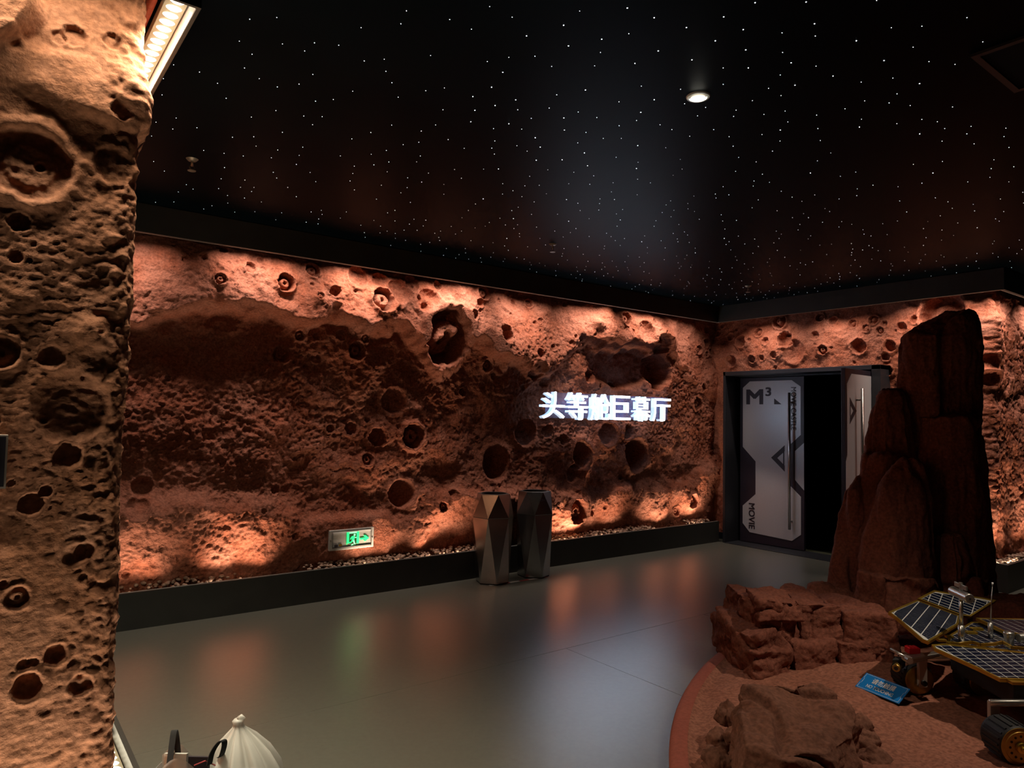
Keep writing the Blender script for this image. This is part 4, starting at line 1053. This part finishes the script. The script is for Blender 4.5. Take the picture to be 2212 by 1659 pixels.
# gold hinge brackets along the near wing
m = MB()
hp = [at(x, y, 2, .468) for x, y in ((2044,1391),(2072,1394),(2100,1390),(2118,1396),(2150,1394),(2166,1390),(2186,1402),(2212,1404),(2290,1412))]
for i in range(len(hp)-1):
    d_ = hp[i+1]-hp[i]; s_ = np.cross(KZ, d_/np.linalg.norm(d_))*.006; m.prism([hp[i]-s_, hp[i+1]-s_, hp[i+1]+s_, hp[i]+s_], KZ*.014)
m.build('hinge_rail', 'gold', rv)
for x, y, s_ in ((2034, 1383, .022), (2050, 1375, .02), (2110, 1358, .03), (2098, 1366, .028)):
    m = MB(); m.obox(at(x, y, 2, .462), LX*s_, AX*s_*.55, KZ*.006); bevel(m.build('hinge_bracket', 'gold', rv), .002)
# mast with camera tube
mb = at(2077, 1386, 2, DZ+.004); mt = mb + KZ*.226
MB().tube([mb, mb+KZ*.085], .0155, 18).build('mast_socket', 'silver', rv, True)
mast = MB().tube([mb+KZ*.08, mt], .0095, 16).build('mast', 'silver', rv, True)
h0 = at(2053, 1270, 2, mt[2]+.018); h1 = at(2109, 1296, 2, mt[2]+.020)
cen = mt + KZ*.020; dh = (h1-h0)/np.linalg.norm(h1-h0)
head = MB().tube([cen-dh*.092, cen-dh*.088, cen+dh*.088, cen+dh*.092], [.021, .0245, .0245, .022], 24).build('camera_tube', 'silver', rv, False)
MB().tube([cen+dh*.0925, cen+dh*.094], .005, 12).build('lens_hole', 'rubber', head)
bar = cen + KZ*.045
m = MB(); m.obox(bar, dh*.062, np.cross(KZ, dh)*.004, KZ*.011); bevel(m.build('cross_bar', 'silver', rv), .001)
m = MB(); m.obox(bar-KZ*.012, dh*.006, np.cross(KZ, dh)*.006, KZ*.026); m.obox(bar+KZ*.014, dh*.011, np.cross(KZ, dh)*.006, KZ*.005); m.build('cross_bar_post', 'silver', rv)
# whip antenna and dish
ab = at(2140, 1378, 2, DZ+.004)
MB().tube([ab, ab+KZ*.082], .0125, 16).build('antenna_socket', 'silver', rv, True)
an = MB().tube([ab+KZ*.08, ab+KZ*.17+RTH*.006, ab+KZ*.285+RTH*.014], [.0035, .003, .0028], 8).build('antenna_whip', 'steel', rv, True)
MB().tube([ab+KZ*.283+RTH*.014, ab+KZ*.297+RTH*.015], .0045, 10).build('antenna_tip', 'whitepaint', an, True)
db = at(2180, 1393, 2, DZ+.004)
MB().tube([db, db+KZ*.02, db+KZ*.05, db+KZ*.052], [.020, .020, .026, .027], 24).build('dish_base', 'silver', rv, False)
MB().tube([db+KZ*.052, db+KZ*.066, db+KZ*.070], [.027, .024, .010], 24).build('dish_dome', 'silver', rv, True)
tb = at(2200, 1378, 2, DZ+.05)
MB().tube([tb, tb+RTH*.03, tb+RTH*.14], [.022, .026, .026], 24).build('antenna_drum', 'silver', rv, False)
MB().tube([at(2106, 1316, 2, .49)+KZ*.0+(at(2097, 1330, 2, .49)-at(2085, 1313, 2, .49))*k for k in (-.75, -.45, -.15, .15, .35)], .003, 8).build('bright_chain', 'whitepaint', rv, True)
# wheels
def wheel(l, a, side):
    c_ = RV(l, a, GZ+.083); out_ = AX*(-side)          # outer face direction
    w = thing('wheel', 'black wheel with a pierced gold disc', None, tuple(c_-np.array(wloc(rv)))); w.parent = rv
    ti = MB().tube([c_-out_*.075, c_-out_*.06, c_+out_*.060, c_+out_*.066], [.078, .084, .084, .080], 40)
    ti.build('tyre', 'rubber', w, False)
    m = MB(); m.tube([c_+out_*.060, c_+out_*.070, c_+out_*.0715], [.080, .079, .070], 40); m.build('disc', 'goldw', w)
    m = MB(); m.tube([c_-out_*.0755, c_-out_*.079], [.076, .070], 36); m.build('inner_disc', 'goldw', w)
    m = MB(); m.tube([c_+out_*.071, c_+out_*.074], [.066, .064], 36); m.build('disc_face', 'goldw', w)
    ux = np.cross(out_, KZ); ux /= np.linalg.norm(ux)
    for k in range(12):
        q = 2*math.pi*k/12; p = c_+out_*.0742+ux*.046*math.cos(q)+KZ*.046*math.sin(q)
        MB().tube([p, p+out_*.0006], .0056, 8).build('disc_hole', 'rubber', w)
    m = MB(); m.tube([c_+out_*.072, c_+out_*.085, c_+out_*.088], [.024, .022, .012], 20); m.build('hub', 'gold', w, False)
    MB().tube([c_+out_*.086, c_+out_*.10], .011, 16).build('hub_cap', 'gold', w, True)
    # lugs
    m = MB()
    for k in range(20):
        q = 2*math.pi*k/20; rd = ux*math.cos(q)+KZ*math.sin(q); m.obox(c_+rd*.0855, out_*.055, rd*.003, np.cross(out_, rd)*.004)
    m.build('tread_lugs', 'rubber', w)
for l in (0.0, .34, .68):
    for s_ in (1, -1):
        wheel(l, -s_*.385, s_)
# suspension
for s_ in (1, -1):
    A_ = -s_*.285
    for l in (0, .34, .68):
        m = MB(); m.obox(RV(l, A_, .285), LX*.022, AX*.012, KZ*.075); bevel(m.build('leg_bracket', 'strut', rv), .003)
    m = MB(); p, q = RV(-.02, A_*1.02, .355), RV(.72, A_*1.02, .375)
    m.tube([p, q], .015, 12); m.build('rocker_arm', 'silver', rv, True)
    for l in (0, .34, .68):
        MB().tube([RV(l, A_*.9, GZ+.083), RV(l, A_*1.25, GZ+.083)], .014, 12).build('axle', 'rubber', rv, True)
# front arm, rod, lamp and red box
e0 = at(1960, 1424, 2, .375); e1 = at(2034, 1412, 2, .405)
m = MB(); d_ = (e1-e0); s_ = np.cross(KZ, d_/np.linalg.norm(d_))*.020; m.prism([e0-s_, e1-s_, e1+s_, e0+s_], KZ*.012); m.prism([e0+s_*.7-KZ*.02, e1+s_*.7, e1+s_, e0+s_-KZ*.02], -KZ*.02)
bevel(m.build('front_arm', 'silver', rv), .003)
MB().tube([at(1924, 1402, 2, .40), e0+KZ*.004], .0085, 14).build('probe_rod', 'silver', rv, True)
MB().tube([e0-AX*.028, e0+AX*.028], .017, 18).build('arm_pivot', 'silver', rv, False)
lc = at(1938, 1441, 2, .31); ld = -FWH*.75-RTH*.65; ld /= np.linalg.norm(ld)
lamp = MB().tube([lc-ld*.03, lc+ld*.022, lc+ld*.026], [.018, .0205, .018], 22).build('front_camera', 'goldw', rv, False)
MB().tube([lc+ld*.0262, lc+ld*.0275], .010, 16).build('camera_glass', 'rubber', lamp)
m = MB(); m.obox(lc-ld*.045+KZ*.012, RTH*.03, ld*.03, KZ*.026); bevel(m.build('camera_mount', 'rubber', rv), .006)
rb = at(1971, 1404, 2, .41)
m = MB(); m.obox(rb, LX*.030, AX*.024, KZ*.016); bevel(m.build('red_box', 'red', rv), .003)
m = MB()
for k in (-1, 0, 1): m.obox(rb+LX*.017*k+KZ*.0165, LX*.005, AX*.022, KZ*.002)
m.build('red_box_ribs', 'red', rv)

# ------------------------------------------------------------------ bags at the foot of the pillar
kn = at(515, 1553, 2, .45)
bg = thing('plastic_bag', 'white translucent plastic bag tied in a knot on the floor', 'bag', (kn[0], kn[1], 0))
V = []; nA_ = 72; prof = [(.006, .452), (.016, .450), (.022, .443), (.017, .432), (.022, .420), (.055, .385), (.092, .335), (.122, .27), (.135, .19), (.138, .10), (.132, .03), (.11, .002)]
for i, (r, z) in enumerate(prof):
    for k in range(nA_):
        q = 2*math.pi*k/nA_; pl = 1 + (.16*math.sin(9*q+.6*i*.3)+.09*math.sin(17*q+1.3)+.06*math.sin(5*q))*min(1, max(0, (.44-z)/.05))*(.4+.6*z/.45)
        lean = (0.0 if z > .43 else .30*(.43-z))
        V.append((kn[0]+r*pl*math.cos(q)+RTH[0]*lean*.5, kn[1]+r*pl*math.sin(q)+RTH[1]*lean*.5, z))
F = [(i*nA_+k, i*nA_+(k+1) % nA_, (i+1)*nA_+(k+1) % nA_, (i+1)*nA_+k) for i in range(len(prof)-1) for k in range(nA_)]
mkobj('bag_skin', V, F, 'bag', bg, True)
m = MB(); m.tube([kn+RTH*.004, kn+RTH*.012+KZ*.008, kn+RTH*.026+KZ*.004], [.012, .010, .002], 10); m.build('knot', 'bag', bg, True)
m = MB(); c_ = np.array([kn[0], kn[1], .13])+RTH*.05; m.obox(c_, RTH*.06, FWH*.05, KZ*.125); bevel(m.build('contents', 'whitepaint', bg), .02, 3)
tc = at(398, 1652, 2, .33)
tt = thing('tote_bag', 'clear grey carrier bag with black webbing handles beside the pillar', 'bag', (tc[0], tc[1], 0))
ta = RTH; tb_ = FWH; hw, hd_, hh = .095, .05, .345
def TB(u, v, z): return np.array([tc[0], tc[1], 0]) + ta*u + tb_*v + KZ*z
for v, nm in ((-hd_, 'front_panel'), (hd_, 'back_panel')):
    NU, NZ = 16, 14; P = []
    for i in range(NU+1):
        for j in range(NZ+1):
            u_ = -1+2*i/NU; z_ = j/NZ
            P.append(TB(u_*hw*(1+.12*z_), v*(1+.3*math.sin(4*u_+v*90)*z_*.5), z_*(hh + .035*math.cos(3.2*u_+(0 if v < 0 else 1.4)))))
    mkobj(nm, P, [(i*(NZ+1)+j, (i+1)*(NZ+1)+j, (i+1)*(NZ+1)+j+1, i*(NZ+1)+j+1) for i in range(NU) for j in range(NZ)], 'clear', tt, True)
for u_ in (-1, 1):
    m = MB(); m.prism([TB(u_*hw, -hd_, 0), TB(u_*hw, hd_, 0), TB(u_*hw*1.1, hd_, hh-.03), TB(u_*hw*1.1, -hd_, hh-.03)], ta*.001); m.build('side_gusset', 'clear', tt)
def strap(pts, wdir, nm='handle'):
    pts = [np.asarray(p, float) for p in pts]; V = []
    # smooth the loop
    for _ in range(3):
        q = [pts[0]]
        for i in range(len(pts)-1): q += [pts[i]*.75+pts[i+1]*.25, pts[i]*.25+pts[i+1]*.75]
        pts = q+[pts[-1]]
    m = MB(); w = np.asarray(wdir)*.011
    tn = np.cross(w, KZ); tn = tn/np.linalg.norm(tn)*.0016
    V = []
    for p in pts: V += [p-w-tn, p+w-tn, p+w+tn, p-w+tn]
    F = []
    for i in range(len(pts)-1):
        for k in range(4): F.append((i*4+k, i*4+(k+1) % 4, (i+1)*4+(k+1) % 4, (i+1)*4+k))
    m.add(V, F); m.build(nm, 'strap', tt, False)
hA = at(377, 1567, 2, .455); hB = at(371, 1655, 2, .335)
strap([hB-FWH*.02, (hA+hB)/2-FWH*.012, hA, (hA+hB)/2+FWH*.03, hB+FWH*.05], RTH*.9+FWH*.2)
r0 = at(452, 1652, 2, .34); r1 = at(478, 1596, 2, .42); r2 = at(476, 1635, 2, .35)
strap([r0, (r0+r1)/2+RTH*-.012, r1, r1+RTH*.016-KZ*.01, r2+RTH*.004, r0+FWH*.06+RTH*.01], RTH*.55+FWH*.8)
for k, (u_, v_, h_) in enumerate(((-.03, .0, .36), (.045, .01, .345))):
    m = MB(); m.obox(TB(u_, v_, h_/2+.01), ta*.04, tb_*.004+ta*.002, KZ*h_/2); m.build('packet', 'alu' if k == 0 else 'blue', tt) if k == 0 else m.build('packet', 'ink', tt)
m = MB(); m.tube([TB(.055, -hd_*.9, hh+.005), TB(.085, -hd_*.5, hh+.012), TB(.10, hd_*.6, hh-.03)], .0025, 6); m.build('red_piping', 'taper', tt)
